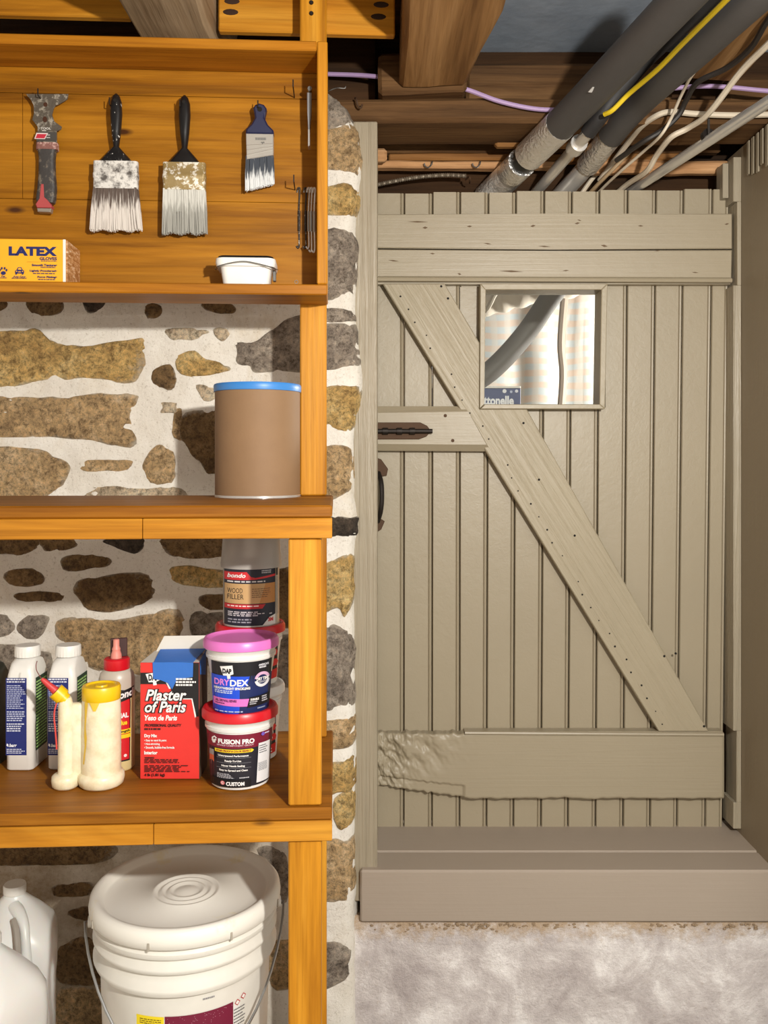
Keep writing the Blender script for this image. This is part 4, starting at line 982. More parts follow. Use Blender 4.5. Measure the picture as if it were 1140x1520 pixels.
# glove carton
q = hit(97, 418, .236); gz = H + .3052
c = UM @ Vector((q.x, .236, gz)); b = thing('glove_carton', 'yellow latex glove carton standing in the tool box', 'box', (c.x, c.y, gz), TH)
gs = c.y / F; gh = .0735
bm = B(); box(bm, -.24, 0, 0, .08, .0002, gh, .0008); obj('carton', bm, plain('yellow_card', (250, 178, 36), .45), b)
t = NT('torn_plastic_wrap'); v = t.coord((3, 40, 160)); WRAP = t.fin(t.ramp(t.noise(v, 1, 4, .7), [(.4, lin((150, 96, 48))), (.55, lin((206, 160, 112))), (.66, lin((232, 214, 190)))]), .3)
bm = B(); box(bm, .0002, .0022, .004, .08, .0002, gh - .0005, .0004); obj('end_flap', bm, WRAP, b)
bm = B(); box(bm, -.004, .0005, -.0008, .002, .0002, gh, .0003); obj('white_edge', bm, plain('white_card_edge', (242, 236, 224), .5), b)
conv = lambda x, y: ((x / 7.125 - 97) * gs, (418 - 340 - y / 7.125) * gs)
L = Print(conv); NV = (28, 34, 96)
L.text('LATEX', 105, 184, 605, 282, NV, .055, 0, 1.0); L.text('GLOVES', 425, 293, 605, 326, NV, .04); L.lines(440, 332, 605, 344, 1, NV, .6, 3, .02); L.rect(295, 346, 425, 348, (120, 80, 20))
L.text('Smooth Texture•', 345, 366, 606, 392, NV, .04); L.lines(438, 398, 590, 412, 1, NV, .6, 4, .02); L.text('Lightly Powdered•', 325, 429, 606, 455, NV, .04); L.lines(358, 463, 590, 478, 1, NV, .6, 5, .02); L.text('Form Fitting•', 405, 494, 606, 521, NV, .04); L.lines(412, 527, 590, 541, 1, NV, .6, 6, .02)
L.disc(53, 468, 26, NV, 16, 20)
for x, y in ((19, 437), (38, 418), (68, 418), (87, 437)): L.disc(x, y, 9, NV, 10, 14)
L.text('Pet', 36, 494, 74, 510, NV); L.lines(20, 516, 92, 528, 1, NV, .6, 7, .02)
L.poly([(178, 470), (268, 470), (268, 442), (252, 432), (240, 406), (206, 406), (194, 432), (178, 442)], NV); L.poly([(204, 432), (242, 432), (234, 414), (212, 414)], (250, 178, 36)); L.rect(182, 470, 198, 482, NV); L.rect(248, 470, 264, 482, NV); L.disc(192, 450, 6, (250, 178, 36)); L.disc(254, 450, 6, (250, 178, 36)); L.rect(208, 452, 238, 460, (250, 178, 36))
L.text('Auto Care', 160, 496, 285, 513, NV); L.lines(145, 518, 302, 530, 1, NV, .6, 8, .02)
L.build('label', b, on_flat(-.0001))
# white tub with a wire handle
c = wpt(367, 421, .276); b = thing('plastic_tub', 'small white tub with a wire handle in the tool box corner', 'tub', (c.x, c.y, H + .3052), TH)
bm = B(); loft(bm, [(.0002, .040, .030, .012), (.032, .0445, .034, .014), (.032, .051, .040, .016), (.0385, .0525, .0415, .016), (.046, .052, .041, .016), (.046, .049, .038, .015), (.036, .047, .036, .014)], 0, 6); obj('body', bm, WHITEP, b, smooth=True)
bm = B(); loft(bm, [(.0462, .050, .039, .015), (.0505, .048, .037, .014)], 0, 6); obj('lid', bm, BLACK, b, smooth=True)
bm = B(); tube(bm, spline([(-.054, 0, .033), (-.054, -.02, .031), (-.044, -.0415, .031), (-.02, -.046, .036), (0, -.046, .038), (.02, -.046, .035), (.044, -.0415, .030), (.054, -.02, .030), (.0545, 0, .034)], 5), .001, 6); obj('wire_handle', bm, GALV, b, smooth=True)
bm = B(); box(bm, .046, .0515, -.010, .002, .012, .0305, .001); obj('handle_clip', bm, plain('grey_clip', (110, 108, 104), .5), b)

# ------------------------------------------------------------------ things on the shelves
MID = H - .0678; LOW = H - .5168
def face(x, y): return -math.atan2(x, y)
def at_c(px, z): return (px - CX) / F * z
# fibre drum
x = at_c(382.5, 1.612); b = thing('fibre_canister', 'brown cardboard canister with a blue lid on the middle shelf', 'canister', (x, 1.612, MID), face(x, 1.612))
bm = B(); lathe(bm, [(0, 0), (.0765, 0), (.0765, .006), (.0765, .196), (.0765, .1975), (0, .1975)], 56); obj('body', bm, CARD, b, smooth=True)
bm = B(); lathe(bm, [(.0768, 0), (.0775, .0005), (.0775, .004), (.0768, .0045)], 56); obj('base_rim', bm, STEEL, b, smooth=True)
bm = B(); lathe(bm, [(.0768, .189), (.0782, .1895), (.0788, .194), (.0788, .2), (.0775, .2025), (.07, .2), (0, .199)], 56); obj('lid', bm, BLUE, b, smooth=True)

def tub(name, label, px, z, base, h, rb, rt, rl, lidm, rz=None, skirt=.02, group=None):
    x = at_c(px, z); b = thing(name, label, 'tub', (x, z, base), face(x, z) if rz is None else rz, group)
    bm = B(); lathe(bm, [(0, .002), (rb - .004, .0003), (rb, .003), (rb + (rt - rb) * .5, h * .45), (rt, h - .030), (rt + .002, h - .0295), (rt + .0022, h - .025), (rt, h - .0245), (rt + .0005, h - .020), (rl - .003, h - .017), (rl - .002, h - .011), (0, h - .011)], 48); obj('body', bm, TUBW, b, smooth=True, angle=50)
    bm = B(); lathe(bm, [(rl - .004, h - .0155), (rl, h - .0145), (rl, h - .005), (rl - .0025, h - .0005), (rl - .006, h), (rl - .010, h - .004), (rl - .016, h - .0045), (0, h - .0045)], 48); obj('lid', bm, lidm, b, smooth=True, angle=50)
    return b
# grout tub
b = tub('grout_tub', 'grout tub with a red lid under the pink lidded tub', 356.5, 1.428, LOW, .1235, .0455, .0535, .0605, RED)
m = 1.385 / F / 7.6; conv = lambda x, y: ((x - 508) * m, .5168 + (CY - 1050 - y / 7.6) / F * 1.383)
L = Print(conv); WH = (238, 236, 234); DK = (34, 34, 44)
L.rect(128, 292, 876, 900, DK); L.rect(128, 292, 876, 452, (122, 22, 48)); L.text('FUSION PRO', 262, 345, 668, 402, WH, .05)
L.poly([(190, 350), (222, 322), (250, 345), (232, 358), (246, 368), (232, 380), (232, 402), (205, 412), (190, 385)], WH); L.poly([(205, 352), (222, 340), (234, 349), (214, 372)], (122, 22, 48)); L.text('SINGLE COMPONENT GROUT', 248, 408, 662, 426, (226, 190, 198), .02)
L.poly([(225, 500), (640, 500), (662, 480), (640, 462), (225, 462)], (240, 210, 40)); L.text('STAIN PROOF & COLOR PERFECT', 240, 470, 632, 492, (140, 30, 40), .05, .2)
for t_, x0, x1, y in (('Unsurpassed Performance', 262, 602, 524), ('Ready-To-Use', 335, 520, 582), ('Never Needs Sealing', 300, 560, 638), ('Easy to Spread and Clean', 275, 592, 690)):
    L.text(t_, x0, y, x1, y + 28, WH, .04)
    if y < 690: L.rect(245, y + 34, 630, y + 36, (170, 170, 178))
L.lines(250, 742, 440, 800, 4, (190, 190, 198), .5, 2); L.lines(500, 780, 615, 800, 1, (190, 190, 198), .6, 3); L.rect(170, 806, 630, 898, (14, 14, 18)); L.disc(312, 850, 24, (214, 120, 124)); L.arc(312, 850, 8, 14, 40, 320, (240, 230, 230)); L.text('CUSTOM', 350, 832, 556, 878, WH, .05)
L.poly([(690, 868), (838, 868), (846, 412), (715, 412)], (228, 228, 230)); L.lines(722, 440, 815, 545, 4, (60, 60, 64), .4, 5); L.lines(712, 640, 812, 740, 9, (120, 120, 124), .5, 6, .05)
L.poly([(165, 620), (190, 600), (215, 625), (215, 480), (165, 480)], (150, 146, 144)); L.poly([(165, 620), (190, 600), (215, 625), (215, 545), (165, 545)], (206, 96, 60)); L.disc(765, 312, 20, (120, 90, 190)); L.lines(785, 300, 840, 322, 1, (214, 206, 236), .7, 7)
L.build('label', b, on_round(lambda v: .0455 + .008 * min(1, max(0, v / .0935))), .004)
# spackling tub on it
b = tub('spackling_tub', 'spackling tub with a pink lid on top of the grout tub', 358, 1.430, LOW + .1237, .110, .0440, .0535, .0603, PINK)
conv = lambda x, y: ((x - 517) * m, .3931 + (CY - 920 - y / 7.6) / F * 1.383)
L = Print(conv)
L.rect(180, 472, 868, 1068, (22, 22, 28)); L.poly([(180, 1068), (868, 1068), (868, 640), (180, 625)], (24, 40, 92)); L.poly([(180, 1068), (488, 1068), (545, 860), (612, 640), (180, 625)], (28, 78, 214))
L.poly([(364, 664), (400, 658), (396, 620), (432, 606), (420, 505), (280, 524), (318, 628), (358, 626)], WH); L.text('DAP', 308, 545, 410, 604, (16, 16, 20), .06)
L.text('DRY', 215, 668, 386, 742, (232, 140, 224), .03); L.text('DEX', 392, 672, 600, 748, WH, .03); L.text('HEAVYWEIGHT SPACKLING', 212, 760, 618, 790, WH, .05); L.lines(220, 800, 435, 842, 2, (200, 212, 240), .6, 3)
L.poly([(205, 975), (585, 985), (606, 898), (205, 888)], (232, 120, 200)); L.text('ALL DRYWALL REPAIRS', 228, 904, 466, 934, (90, 24, 84), .05); L.lines(228, 945, 340, 962, 1, (90, 24, 84), .7, 4)
L.arc(755, 690, 55, 88, 10, 170, (222, 178, 210)); L.arc(755, 690, 55, 88, 190, 350, (226, 226, 230)); L.text('DRY TIME', 690, 664, 832, 702, WH, .05); L.text('INDICATOR', 712, 708, 812, 728, (210, 210, 216), .03)
L.text("AMERICA'S", 712, 505, 828, 530, (214, 214, 220), .04); L.lines(720, 536, 822, 560, 1, (214, 214, 220), .8, 6)
L.poly([(585, 1000), (842, 980), (846, 862), (612, 880)], (14, 14, 20)); L.text('DURABLE', 622, 896, 716, 922, WH, .05); L.lines(612, 930, 705, 975, 2, (190, 190, 196), .55, 8); L.lines(750, 884, 815, 960, 3, (200, 200, 206), .55, 9); L.lines(222, 1034, 600, 1050, 1, (190, 204, 240), .8, 10); L.lines(700, 1010, 800, 1030, 1, (150, 160, 190), .8, 11)
L.build('label', b, on_round(lambda v: .0440 + .0095 * min(1, max(0, v / .080))), .004)
# the two tubs behind, one on the other
def rear_label(b, h, seed):
    conv = lambda x, y: (x, y); L = Print(conv); rb, rt = .046, .0535
    y0, y1 = .012, h - .034
    L.rect(-.0505, y0, .0505, y1, (26, 24, 26)); L.poly([(-.0505, y0), (.0505, y0), (.0505, y0 + .016), (-.0505, y0 + .016)], (206, 32, 34))
    for k, y in enumerate((y0 + .022, y0 + .040, y0 + .056)):
        if y + .010 < y1: L.poly([(.020, y), (.048, y), (.050, y + .006), (.048, y + .012), (.020, y + .012)], (214, 40, 40)); L.lines(.024, y + .004, .046, y + .008, 1, (250, 240, 236), .8, k + seed); L.poly([(-.048, y), (.012, y), (.012, y + .012), (-.048, y + .012)], (180, 34, 36))
    L.lines(-.045, y0 + .003, .048, y0 + .013, 2, (240, 220, 214), .5, seed)
    L.build('label', b, on_round(lambda v: rb + (rt - rb) * min(1, max(0, v / (h - .03)))), .004)
b = tub('patching_tub', 'black and red labelled tub with a white lid, bottom of the rear stack', 371, 1.552, LOW, .128, .046, .0535, .0605, TUBW, -.1); rear_label(b, .128, 1)
b = tub('patching_tub', 'black and red labelled tub with a red lid under the wood filler', 371.5, 1.552, LOW + .1282, .1055, .046, .0535, .0605, RED, .0); rear_label(b, .1055, 2)
# wood filler can
x = at_c(373, 1.552); b = thing('wood_filler_can', 'wood filler can with a clear cap at the top of the rear stack', 'can', (x, 1.552, LOW + .2339 - .0040), face(x, 1.552))
bm = B(); lathe(bm, [(0, .001), (.047, .0), (.0492, .002), (.0488, .005), (.0485, .006), (.0485, .102), (.0465, .106), (0, .106)], 48); obj('body', bm, plain('grey_tin', (190, 186, 180), .35, .4), b, smooth=True)
t = NT('clear_cap_plastic'); CAPM = t.fin(lin((206, 200, 194)), .35, None, Transmission_Weight=.45, Alpha=1.0)
bm = B(); lathe(bm, [(.0525, .101), (.0528, .108), (.0520, .110), (.049, .1545), (.047, .157), (0, .157)], 48); obj('cap', bm, CAPM, b, smooth=True)
m2 = 1.50 / F / 8.77; conv = lambda x, y: ((x - 555) * m2, .2869 + (CY - 790 - y / 8.77) / F * 1.503)
L = Print(conv); NB = (24, 26, 44)
L.rect(200, 482, 870, 1222, NB); L.poly([(200, 628), (600, 622), (870, 590), (870, 562), (610, 598), (550, 584), (495, 520), (200, 524)], (206, 36, 44)); L.text('bondo', 240, 540, 482, 596, WH, .03, .25); L.lines(242, 638, 758, 660, 1, (214, 210, 210), .8, 1)
L.rect(205, 674, 866, 934, (198, 160, 108)); L.poly([(660, 934), (866, 934), (866, 674), (740, 674)], (190, 130, 66)); L.text('WOOD', 244, 732, 442, 796, (20, 18, 18), .0); L.text('FILLER', 244, 812, 456, 876, (20, 18, 18), .0); L.lines(562, 738, 818, 870, 5, (110, 78, 50), .3, 3)
L.poly([(205, 1000), (700, 1000), (742, 945), (205, 936)], (190, 30, 38)); L.lines(244, 956, 690, 976, 1, (240, 214, 206), .8, 4); L.lines(250, 1036, 730, 1105, 3, (214, 210, 214), .5, 5); L.lines(250, 1130, 660, 1200, 2, (150, 150, 162), .5, 6); L.lines(690, 500, 830, 550, 2, (190, 190, 196), .6, 7)
L.poly([(700, 1222), (870, 1222), (870, 1090), (790, 1120)], (226, 224, 222)); L.text('3M', 775, 1126, 842, 1178, (204, 24, 36), .06); L.lines(790, 1066, 832, 1084, 1, (220, 220, 226), .8, 9); L.rect(880, 470, 905, 585, (40, 40, 44)); L.lines(882, 600, 912, 1100, 44, (140, 138, 136), .5, 10, .1)
L.build('label', b, on_round(lambda v: .0487), .004)
# plaster carton
px0, px1 = 208.5, 295.5; zf = 1.437; k_ = zf / F; x0 = at_c(px0, zf)
b = thing('plaster_carton', 'red plaster of Paris carton sealed with blue tape', 'box', (x0, zf, LOW), 0)
w = (px1 - px0) * k_; h = .1885; d = .064
bm = B(); t = bmesh.new(); box(t, 0, w, 0, d, .0003, h, .0008); merge(bm, t)
CB = obj('carton', bm, [plain('black_red_card', (208, 40, 38), .45)], b)
bm = B(); box(bm, w, w + .0006, .0008, d, .0005, h - .001); obj('side_panel', bm, plain('brown_side_card', (96, 72, 56), .6), b)
bm = B(); slab(bm, [(.012, h + .0065), (w - .002, h + .008), (w + .006, h + .034), (.026, h + .033)], d - .014, d - .012); obj('top_flap', bm, plain('white_card_flap', (222, 216, 204), .6), b)
bm = B(); vs8 = [(0, 0, h + .0002), (w, 0, h + .0002), (w, d, h + .0002), (0, d, h + .0002), (.010, d - .012, h + .008), (w - .004, d - .012, h + .0085)]
V = [bm.verts.new(p) for p in vs8]; [bm.faces.new([V[i] for i in q]) for q in ((0, 1, 5, 4), (1, 2, 5), (2, 3, 4, 5), (3, 0, 4), (3, 2, 1, 0))]; obj('top_fold', bm, plain('white_card_top', (206, 198, 186), .6), b)
conv = lambda x, y: ((x / 6.08 + 190 - px0) * k_, max(.0012, .5168 + (CY - 930 - y / 6.08) / F * zf))
L = Print(conv); RD = (226, 52, 46)
L.rect(113, 327, 641, 1388, RD); L.poly([(113, 520), (340, 520), (385, 562), (430, 655), (572, 655), (602, 812), (641, 812), (641, 327), (590, 327), (225, 415), (113, 415)], (22, 20, 22)); L.poly([(372, 562), (388, 560), (352, 492), (338, 494)], WH); L.poly([(604, 820), (618, 814), (582, 648), (500, 648), (500, 656), (574, 656)], WH)
L.poly([(230, 530), (262, 526), (256, 496), (290, 482), (270, 410), (160, 428), (188, 502), (226, 500)], WH); L.text('DAP', 186, 430, 276, 488, (20, 18, 20), .05)
for dx, dy, c_, bo in ((0, 0, (20, 18, 20), .11), (0, 0, WH, .025)):
    e = 9 if bo > .1 else 0
    L.text('Plaster', 160 - e, 566 - e, 530 + e, 668 + e, c_, bo, .25); L.text('of Paris', 154 - e, 672 - e, 526 + e, 774 + e, c_, bo, .25)
L.text('Yeso de Paris', 150, 798, 446, 846, WH, .04, .2); L.text('PROFESSIONAL QUALITY', 150, 876, 486, 906, (36, 16, 18), .04, .2); L.lines(150, 914, 356, 934, 1, (60, 20, 20), .8, 2)
L.text('Dry Mix', 150, 968, 266, 1004, WH, .05); L.text('• Easy to sand & paint', 150, 1014, 350, 1038, WH, .03); L.text('• Non-shrinking', 150, 1046, 290, 1070, WH, .03); L.text('• Smooth, bubble-free formula', 150, 1076, 422, 1102, WH, .03); L.text('Interior', 150, 1118, 270, 1150, WH, .05)
L.text('WARNING', 152, 1172, 240, 1188, (40, 14, 16), .05); L.lines(152, 1192, 480, 1232, 3, (60, 18, 18), .6, 3); L.lines(152, 1246, 582, 1312, 5, (60, 18, 18), .6, 4); L.text('4 lb (1.81 kg)', 152, 1320, 336, 1352, (40, 14, 16), .04); L.lines(436, 462, 618, 542, 3, WH, .6, 5)
L.build('label', b, on_flat(-.0001))
TAPE = plain('blue_masking_tape', (48, 110, 196), .55, 0, 60)
bm = B(); slab(bm, [conv(*p) for p in ((226, 320), (592, 322), (588, 452), (520, 462), (440, 482), (402, 562), (362, 506), (300, 480), (232, 468))], -.0028, -.0022)
q = [(conv(200, 320)[0] + .006, -.0024, h), (conv(592, 320)[0], -.0024, h + .0012), (w + .001, d - .016, h + .012), (conv(200, 320)[0] + .004, d - .014, h + .0105)]
f = bm.faces.new([bm.verts.new(p) for p in q]); r = bmesh.ops.extrude_face_region(bm, geom=[f]); [setattr(v.co, 'z', v.co.z + .0006) for v in r['geom'] if isinstance(v, bmesh.types.BMVert)]
f = bm.faces.new([bm.verts.new(p) for p in ((w + .001, .004, h - .02), (w + .001, d - .02, h - .03), (w + .002, d - .016, h + .012), (w + .001, .002, h + .002))]); r = bmesh.ops.extrude_face_region(bm, geom=[f]); [setattr(v.co, 'x', v.co.x + .0006) for v in r['geom'] if isinstance(v, bmesh.types.BMVert)]
obj('masking_tape', bm, TAPE, b)
# wood glue bottle
x = at_c(173.5, 1.49); b = thing('glue_bottle', 'wood glue bottle with a red collar behind the cream dispenser', 'bottle', (x, 1.49, LOW), face(x, 1.49))
t = NT('glue_bottle_plastic'); tc = t.n('ShaderNodeTexCoord'); sp = t.n('ShaderNodeSeparateXYZ'); t.l(tc.outputs['Object'], sp.inputs[0]); mr = t.n('ShaderNodeMapRange'); mr.inputs[1].default_value = .128; mr.inputs[2].default_value = .132; t.l(sp.outputs[2], mr.inputs[0])
GLB = t.fin(t.mix(mr.outputs[0], lin((226, 206, 148)), lin((186, 176, 162))), .35)
bm = B(); lathe(bm, [(0, .001), (.026, .0003), (.029, .004), (.0292, .08), (.0292, .150), (.027, .160), (.020, .167), (0, .167)], 36, sy=.85); obj('body', bm, GLB, b, smooth=True)
bm = B(); lathe(bm, [(.0205, .1665), (.0212, .168), (.0212, .183), (.019, .185), (0, .185)], 30); obj('collar', bm, RED, b, smooth=True)
bm = B(); box(bm, -.0105, .017, .004, .008, .185, .2165, .001); obj('dark_plate', bm, plain('dark_brown', (64, 34, 30), .6), b)  # flat dark brown plate behind the nozzle
bm = B(); lathe(bm, [(.009, .1852), (.0085, .192), (.0065, .198), (.0072, .2), (.0052, .205), (.005, .216), (.003, .217), (0, .217)], 16, c=(-.001, -.004, 0)); obj('nozzle', bm, plain('pink_nozzle', (226, 142, 128), .45), b, smooth=True)
m3 = 1.462 / F / 5.18; conv = lambda x, y: ((x - 899) * m3, .5168 + (CY - 930 - y / 5.18) / F * 1.464)
L = Print(conv); L.poly([(775, 1048), (996, 1048), (1002, 600), (996, 505), (890, 488), (775, 505)], (24, 20, 22)); L.poly([(785, 1036), (990, 1036), (995, 606), (990, 516), (890, 500), (785, 516)], (212, 30, 36)); L.poly([(770, 628), (1012, 566), (1030, 480), (770, 545)], (20, 18, 20)); L.text('Titebond', 776, 530, 1024, 588, WH, .04, .1, 1, -.16)
L.text('ORIGINAL', 790, 672, 986, 712, WH, .05); L.text('Wood Glue', 790, 728, 976, 766, (250, 214, 40), .04); L.lines(800, 772, 970, 788, 1, (246, 226, 220), .7, 2); L.rect(780, 800, 1002, 832, (244, 210, 30)); L.text('Initial Strength', 796, 804, 996, 828, (24, 20, 20), .04); L.rect(780, 838, 1002, 868, (244, 210, 30)); L.lines(800, 848, 940, 860, 1, (24, 20, 20), .9, 3); L.lines(800, 890, 945, 945, 3, (246, 226, 220), .45, 4); L.disc(962, 1002, 12, (244, 226, 222)); L.lines(800, 1010, 930, 1024, 1, (246, 226, 220), .8, 5)
L.build('label', b, lambda u, v, o: (max(-.0285, min(.0285, u)), -.85 * math.sqrt((.0292) ** 2 - max(-.0285, min(.0285, u)) ** 2) - o, v), .003)
# glue dispenser
x = at_c(150.5, 1.413); b = thing('glue_dispenser', 'cream twin chamber glue dispenser with yellow caps at the shelf front', 'bottle', (x, 1.413, LOW), face(x, 1.413) * .3)
t = NT('glue_filled_plastic'); v = t.coord(); DISP = t.fin(t.ramp(t.noise(v, 45, 4, .6), [(.35, lin((224, 206, 170))), (.6, lin((238, 226, 196)))]), .35, t.bump(t.noise(v, 60, 3), .25, .004), Subsurface_Weight=.15)
kk = 1.40 / F
bm = B(); lathe(bm, [(0, .001), (.030, .0004), (.034, .004), (.0358, .012), (.0355, .0185), (.0335, .0215), (.0306, .023), (.0304, .03), (.0302, .10), (.0295, .135), (.028, .143), (0, .143)], 40)
lathe(bm, [(0, .001), (.017, .0004), (.0205, .004), (.0218, .012), (.0210, .0185), (.0180, .0215), (.0122, .023), (.0118, .034), (.0115, .125), (.0105, .135), (.0085, .142), (0, .144)], 28, c=(-50.5 * kk, -.006, 0))
box(bm, -48 * kk, -20 * kk, -.010, .006, .010, .132, .003); obj('body', bm, DISP, b, smooth=True, angle=50)
bm = B(); lathe(bm, [(.029, .137), (.0298, .138), (.0298, .156), (.0285, .159), (.024, .1595), (.022, .157), (.010, .157), (.009, .1595), (.003, .1595), (0, .158)], 40); obj('lid', bm, YELLOW, b, smooth=True, angle=40)
o_ = Vector((-50.5 * kk, -.006, .138)); dr = Vector((-.62, -.1, .62)).normalized()
bm = B(); tube(bm, [o_ + dr * .0, o_ + dr * .006], .0098, 14); tube(bm, [o_ + dr * .0065, o_ + dr * .021], .0128, 18); obj('spout_collar', bm, YELLOW, b, smooth=True, angle=50)
bm = B(); tube(bm, [o_ + dr * .0215, o_ + dr * .03, o_ + dr * .045, o_ + dr * .050], lambda q: .0068 - .0042 * q, 12); obj('spout_tip', bm, plain('red_tip', (206, 62, 62), .45), b, smooth=True)
e = o_ + dr * .05; bm = B(); tube(bm, spline([e, e + Vector((-.004, 0, .006)), e + Vector((-.008, 0, .014)), e + Vector((-.0085, 0, .022)), e + Vector((-.007, 0, .028))], 4), .0007, 5); obj('dried_glue_thread', bm, plain('brown_thread', (120, 60, 56), .5), b, smooth=True)
bm = B(); tube(bm, spline([o_ + Vector((-.012, -.004, .0)), o_ + Vector((-.0155, -.008, -.02)), o_ + Vector((-.0135, -.009, -.045)), o_ + Vector((-.012, -.009, -.065)), o_ + Vector((-.0115, -.009, -.075))], 4), .0013, 6); obj('tip_tether', bm, plain('red_cord', (206, 66, 58), .5), b, smooth=True)
L = Print(lambda x, y: (x, y)); YD = (236, 196, 60)
L.poly([(-.024, .040), (-.0215, .040), (-.0175, .070), (-.0165, .082), (-.0185, .098), (-.0165, .120), (-.0145, .138), (-.0205, .138), (-.0205, .110), (-.0215, .085), (-.0205, .070)], YD); L.poly([(-.006, .125), (-.002, .125), (.004, .138), (-.012, .138)], YD)
L.build('glue_drips', b, on_round(lambda v: .0304), .003)
# white quart bottles
def quart(label, px0, zf, side=True, body=WHITEP, lab=(26, 40, 112), labs=(34, 62, 44), group='white quart bottles'):
    x = at_c(px0 + 20.5, zf); b = thing('chemical_bottle', label, 'bottle', (x, zf + .036, LOW), 0, group)
    bm = B(); loft(bm, [(.0003, .0205, .033, .008), (.003, .023, .0355, .009), (.150, .023, .0355, .009), (.158, .022, .034, .009), (.1655, .0205, .0335, .010), (.176, .0195, .028, .012), (.182, .0175, .0185, .017), (.1835, .0165, .0165, .0164)], 0, 6); obj('body', bm, body, b, smooth=True, angle=50)
    bm = B(); n = 48; 
    lathe(bm, [(.0208, .1837), (.0212, .185), (.0208, .2), (.0195, .202), (.0, .202)], n)
    for i, v in enumerate(bm.verts):
        r2 = math.hypot(v.co.x, v.co.y)
        if r2 > .0206 and i % 2: v.co.x *= .965; v.co.y *= .965
    obj('cap', bm, WHITEP if body is WHITEP else CREAM, b, smooth=True, angle=25)
    kz = zf / F / 5.18; conv = lambda X, Y: ((X - 143) * kz, .5168 + (CY - 930 - Y / 5.18) / F * zf)
    L = Print(conv); L.rect(42, 396, 202, 990, lab); L.lines(50, 402, 196, 440, 2, (226, 228, 240), .5, 1); L.lines(50, 452, 196, 640, 12, (190, 196, 222), .45, 2); L.lines(50, 652, 196, 735, 5, (200, 206, 230), .5, 3); L.lines(50, 745, 196, 815, 4, (220, 224, 240), .5, 4); L.text('barr', 70, 900, 128, 926, (236, 238, 246), .04, .2); L.poly([(48, 915), (64, 925), (64, 905), (52, 898)], (236, 238, 246)); L.lines(50, 940, 190, 982, 3, (206, 210, 230), .5, 5)
    L.build('front_label', b, on_flat(-.0355))
    L = Print(lambda X, Y: (X, Y)); L.rect(-.024, .030, .026, .152, labs); L.lines(-.022, .034, .024, .148, 22, (176, 222, 130), .5, 6, .1)
    L.build('side_label', b, lambda u, v, o: (.023 + o, u, v))
    return b
quart('white plastic bottle with a blue label, left of the two', 7.5, 1.474)
quart('white plastic bottle with a blue label, right of the two, behind the dispenser', 69.5, 1.478)
x = at_c(-20, 1.52); b = thing('solvent_can', 'dark can with a cream cap cut off by the left edge of the photo', 'can', (x - .012, 1.52, LOW), 0)
bm = B(); loft(bm, [(.0003, .040, .030, .008), (.150, .040, .030, .008), (.166, .034, .026, .012), (.176, .018, .018, .0175)], 0, 5); obj('body', bm, plain('dark_green_tin', (34, 38, 32), .35), b, smooth=True, angle=50)
bm = B(); lathe(bm, [(.017, .176), (.0185, .177), (.0185, .192), (.016, .194), (0, .194)], 28); obj('cap', bm, CREAM, b, smooth=True)
# ------------------------------------------------------------------ on the bottom shelf
BOT = H - 1.0848
x = at_c(277, 1.496); b = thing('pail', 'big white pail with a ribbed lid under the shelves', 'bucket', (x, 1.496, BOT), face(x, 1.496))
top = .3725
t = NT('pail_plastic'); v = t.coord(); PAIL = t.fin(t.mix(t.ramp(t.noise(v, 9, 5, .7), [(.62, (0, 0, 0, 1)), (.72, (.5, .5, .5, 1))]), lin((232, 228, 218)), lin((226, 210, 150))), .4)
SLOT = plain('slot_shade', (176, 168, 154), .7)
bm = B(); lathe(bm, [(0, .002), (.128, .0005), (.1305, .004), (.1385, .255), (.139, .266), (.1475, .268), (.150, .274), (.150, .278), (.1435, .288), (.1425, .300), (.148, .302), (.1505, .306), (.1505, .310), (.1445, .319), (.144, .324), (.150, .326), (.1515, .330), (.1515, .334), (.1465, .340), (.146, .355), (0, .355)], 72); obj('body', bm, plain('pail_white', (230, 226, 216), .4), b, smooth=True, angle=35)
bm = B(); prof = [(.1465, .344), (.1535, .3425), (.156, .345), (.157, .356), (.1555, .366), (.151, .3715), (.146, .3725), (.140, .3705), (.1345, .362), (.131, .3595), (.112, .359)]
for r in (.054, .041, .028):
    prof += [(r + .005, .359), (r + .002, .3622), (r - .002, .3622), (r - .005, .359)]
prof += [(.018, .360), (.010, .3625), (0, .3632)]
lathe(bm, prof, 72); obj('lid', bm, PAIL, b, smooth=True, angle=60)
for a in (-158, -111, -64.5, -20):
    bm = B(); ra_ = math.radians(a); t = bmesh.new(); box(t, -.0015, .0015, -.0012, .0012, 0, .012); bmesh.ops.transform(t, matrix=Matrix.Translation((.157 * math.cos(ra_), .157 * math.sin(ra_), .343)) @ Matrix.Rotation(ra_ + PI / 2, 4, 'Z'), verts=t.verts); merge(bm, t)
    obj('tear_slot', bm, SLOT, b)
bm = B(); pts = []
for k in range(25):
    a = PI * k / 24; pts.append(Vector((.163 * math.cos(a) * (1 - .10 * math.sin(a)), -.168 * math.sin(a), .325 - .17 * math.sin(a) ** 1.3)))
pts = [Vector((.15, .0, .327))] + pts + [Vector((-.15, 0, .327))]
tube(bm, pts, .0022, 8); obj('bail_wire', bm, GALV, b, smooth=True)
for s in (-1, 1):
    bm = B(); tube(bm, [Vector((s * .142, 0, .325)), Vector((s * .158, 0, .325))], .009, 12); obj('bail_ear', bm, WHITEP, b, smooth=True)
m4 = 1.36 / F / 3.5625; conv = lambda x, y: ((x - 595) * m4, 1.0848 + (CY - 1380 - y / 3.5625) / F * 1.36)
L = Print(conv); L.rect(330, 470, 880, 900, (236, 233, 228)); L.rect(335, 458, 478, 520, (246, 220, 40)); L.lines(352, 474, 468, 506, 3, (120, 100, 20), .5, 1); L.rect(482, 455, 842, 640, (120, 26, 56)); rg = random.Random(9)
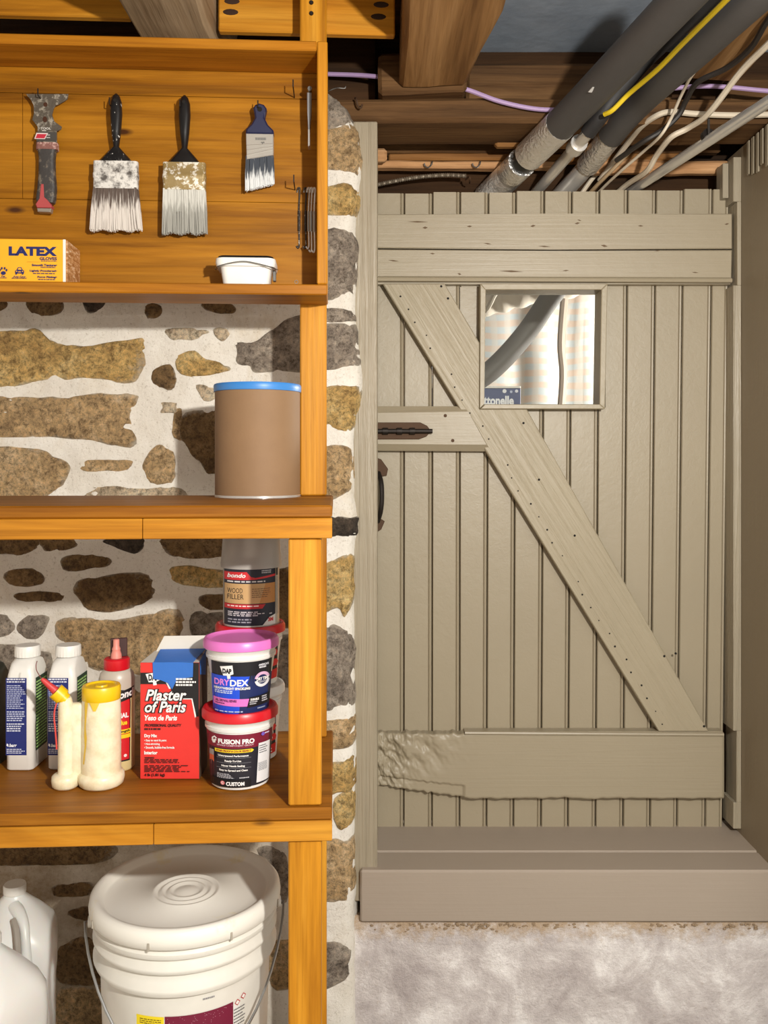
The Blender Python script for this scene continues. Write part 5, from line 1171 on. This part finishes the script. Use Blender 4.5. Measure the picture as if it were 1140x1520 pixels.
for k in range(60): xx, yy = rg.uniform(490, 835), rg.uniform(462, 540); L.poly([(xx, yy + 2), (xx + 3, yy), (xx, yy - 2)], (214, 170, 184), k == 0)
L.lines(350, 528, 470, 545, 1, (40, 40, 40), .8, 4)
L.poly([(850, 470), (866, 452), (882, 470), (866, 488)], (190, 60, 60)); L.poly([(855, 470), (866, 458), (877, 470), (866, 482)], (240, 238, 232)); L.poly([(884, 452), (900, 434), (914, 452), (900, 470)], (190, 60, 60)); L.poly([(889, 452), (900, 440), (909, 452), (900, 464)], (240, 238, 232))
L.lines(680, 378, 760, 396, 1, (150, 148, 150), .5, 6); L.lines(846, 500, 914, 640, 8, (110, 108, 108), .4, 7)
L.build('label', b, on_round(lambda v: .1305 + .008 * min(1, max(0, v / .255))), .006)
# jugs
t = NT('milky_jug_plastic'); JUGM = t.fin(lin((232, 230, 226)), .35, None, Subsurface_Weight=.2)
def jug(label, x, y, rz):
    b = thing('plastic_jug', label, 'jug', (x, y, BOT), rz, 'milky plastic jugs')
    secs = [(.0005, .066, .066, .025), (.006, .073, .073, .025), (.13, .0735, .0735, .025), (.150, .0755, .0755, .03), (.185, .076, .076, .038), (.205, .070, .070, .045), (.232, .050, .050, .042), (.252, .030, .030, .028), (.262, .0205, .0205, .0204), (.268, .0185, .0185, .0184)]
    bm = B(); loft(bm, secs, 0, 8); obj('body', bm, JUGM, b, smooth=True, angle=70)
    bm = B(); lathe(bm, [(.0192, .2665), (.0205, .268), (.0205, .281), (.0195, .2835), (0, .2835)], 32); obj('cap', bm, WHITEP, b, smooth=True, angle=40)
    bm = B(); hp = spline([(.0, -.022, .250), (.010, -.042, .244), (.018, -.060, .230), (.021, -.072, .210), (.022, -.077, .188), (.022, -.079, .165), (.020, -.070, .150)], 6)
    tube(bm, hp, lambda q: .0105 + .002 * math.cos(q * PI * 2), 12); obj('handle', bm, JUGM, b, smooth=True)
    bm = B(); hp = [(p.x - .013, p.y + .010 - .02 * math.sin(PI * i / (len(hp) - 1)), p.z) for i, p in enumerate(hp)][8:30]
    tube(bm, hp, .0055, 8); obj('handle_recess', bm, plain('jug_recess', (168, 160, 150), .6), b, smooth=True)
    return b
jug('milky plastic jug with its cap in view, behind the other jug', at_c(22, 1.68), 1.68, .35)
jug('milky plastic jug cut by the left edge, in front of the other jug', at_c(-17, 1.50), 1.50, -2.0)
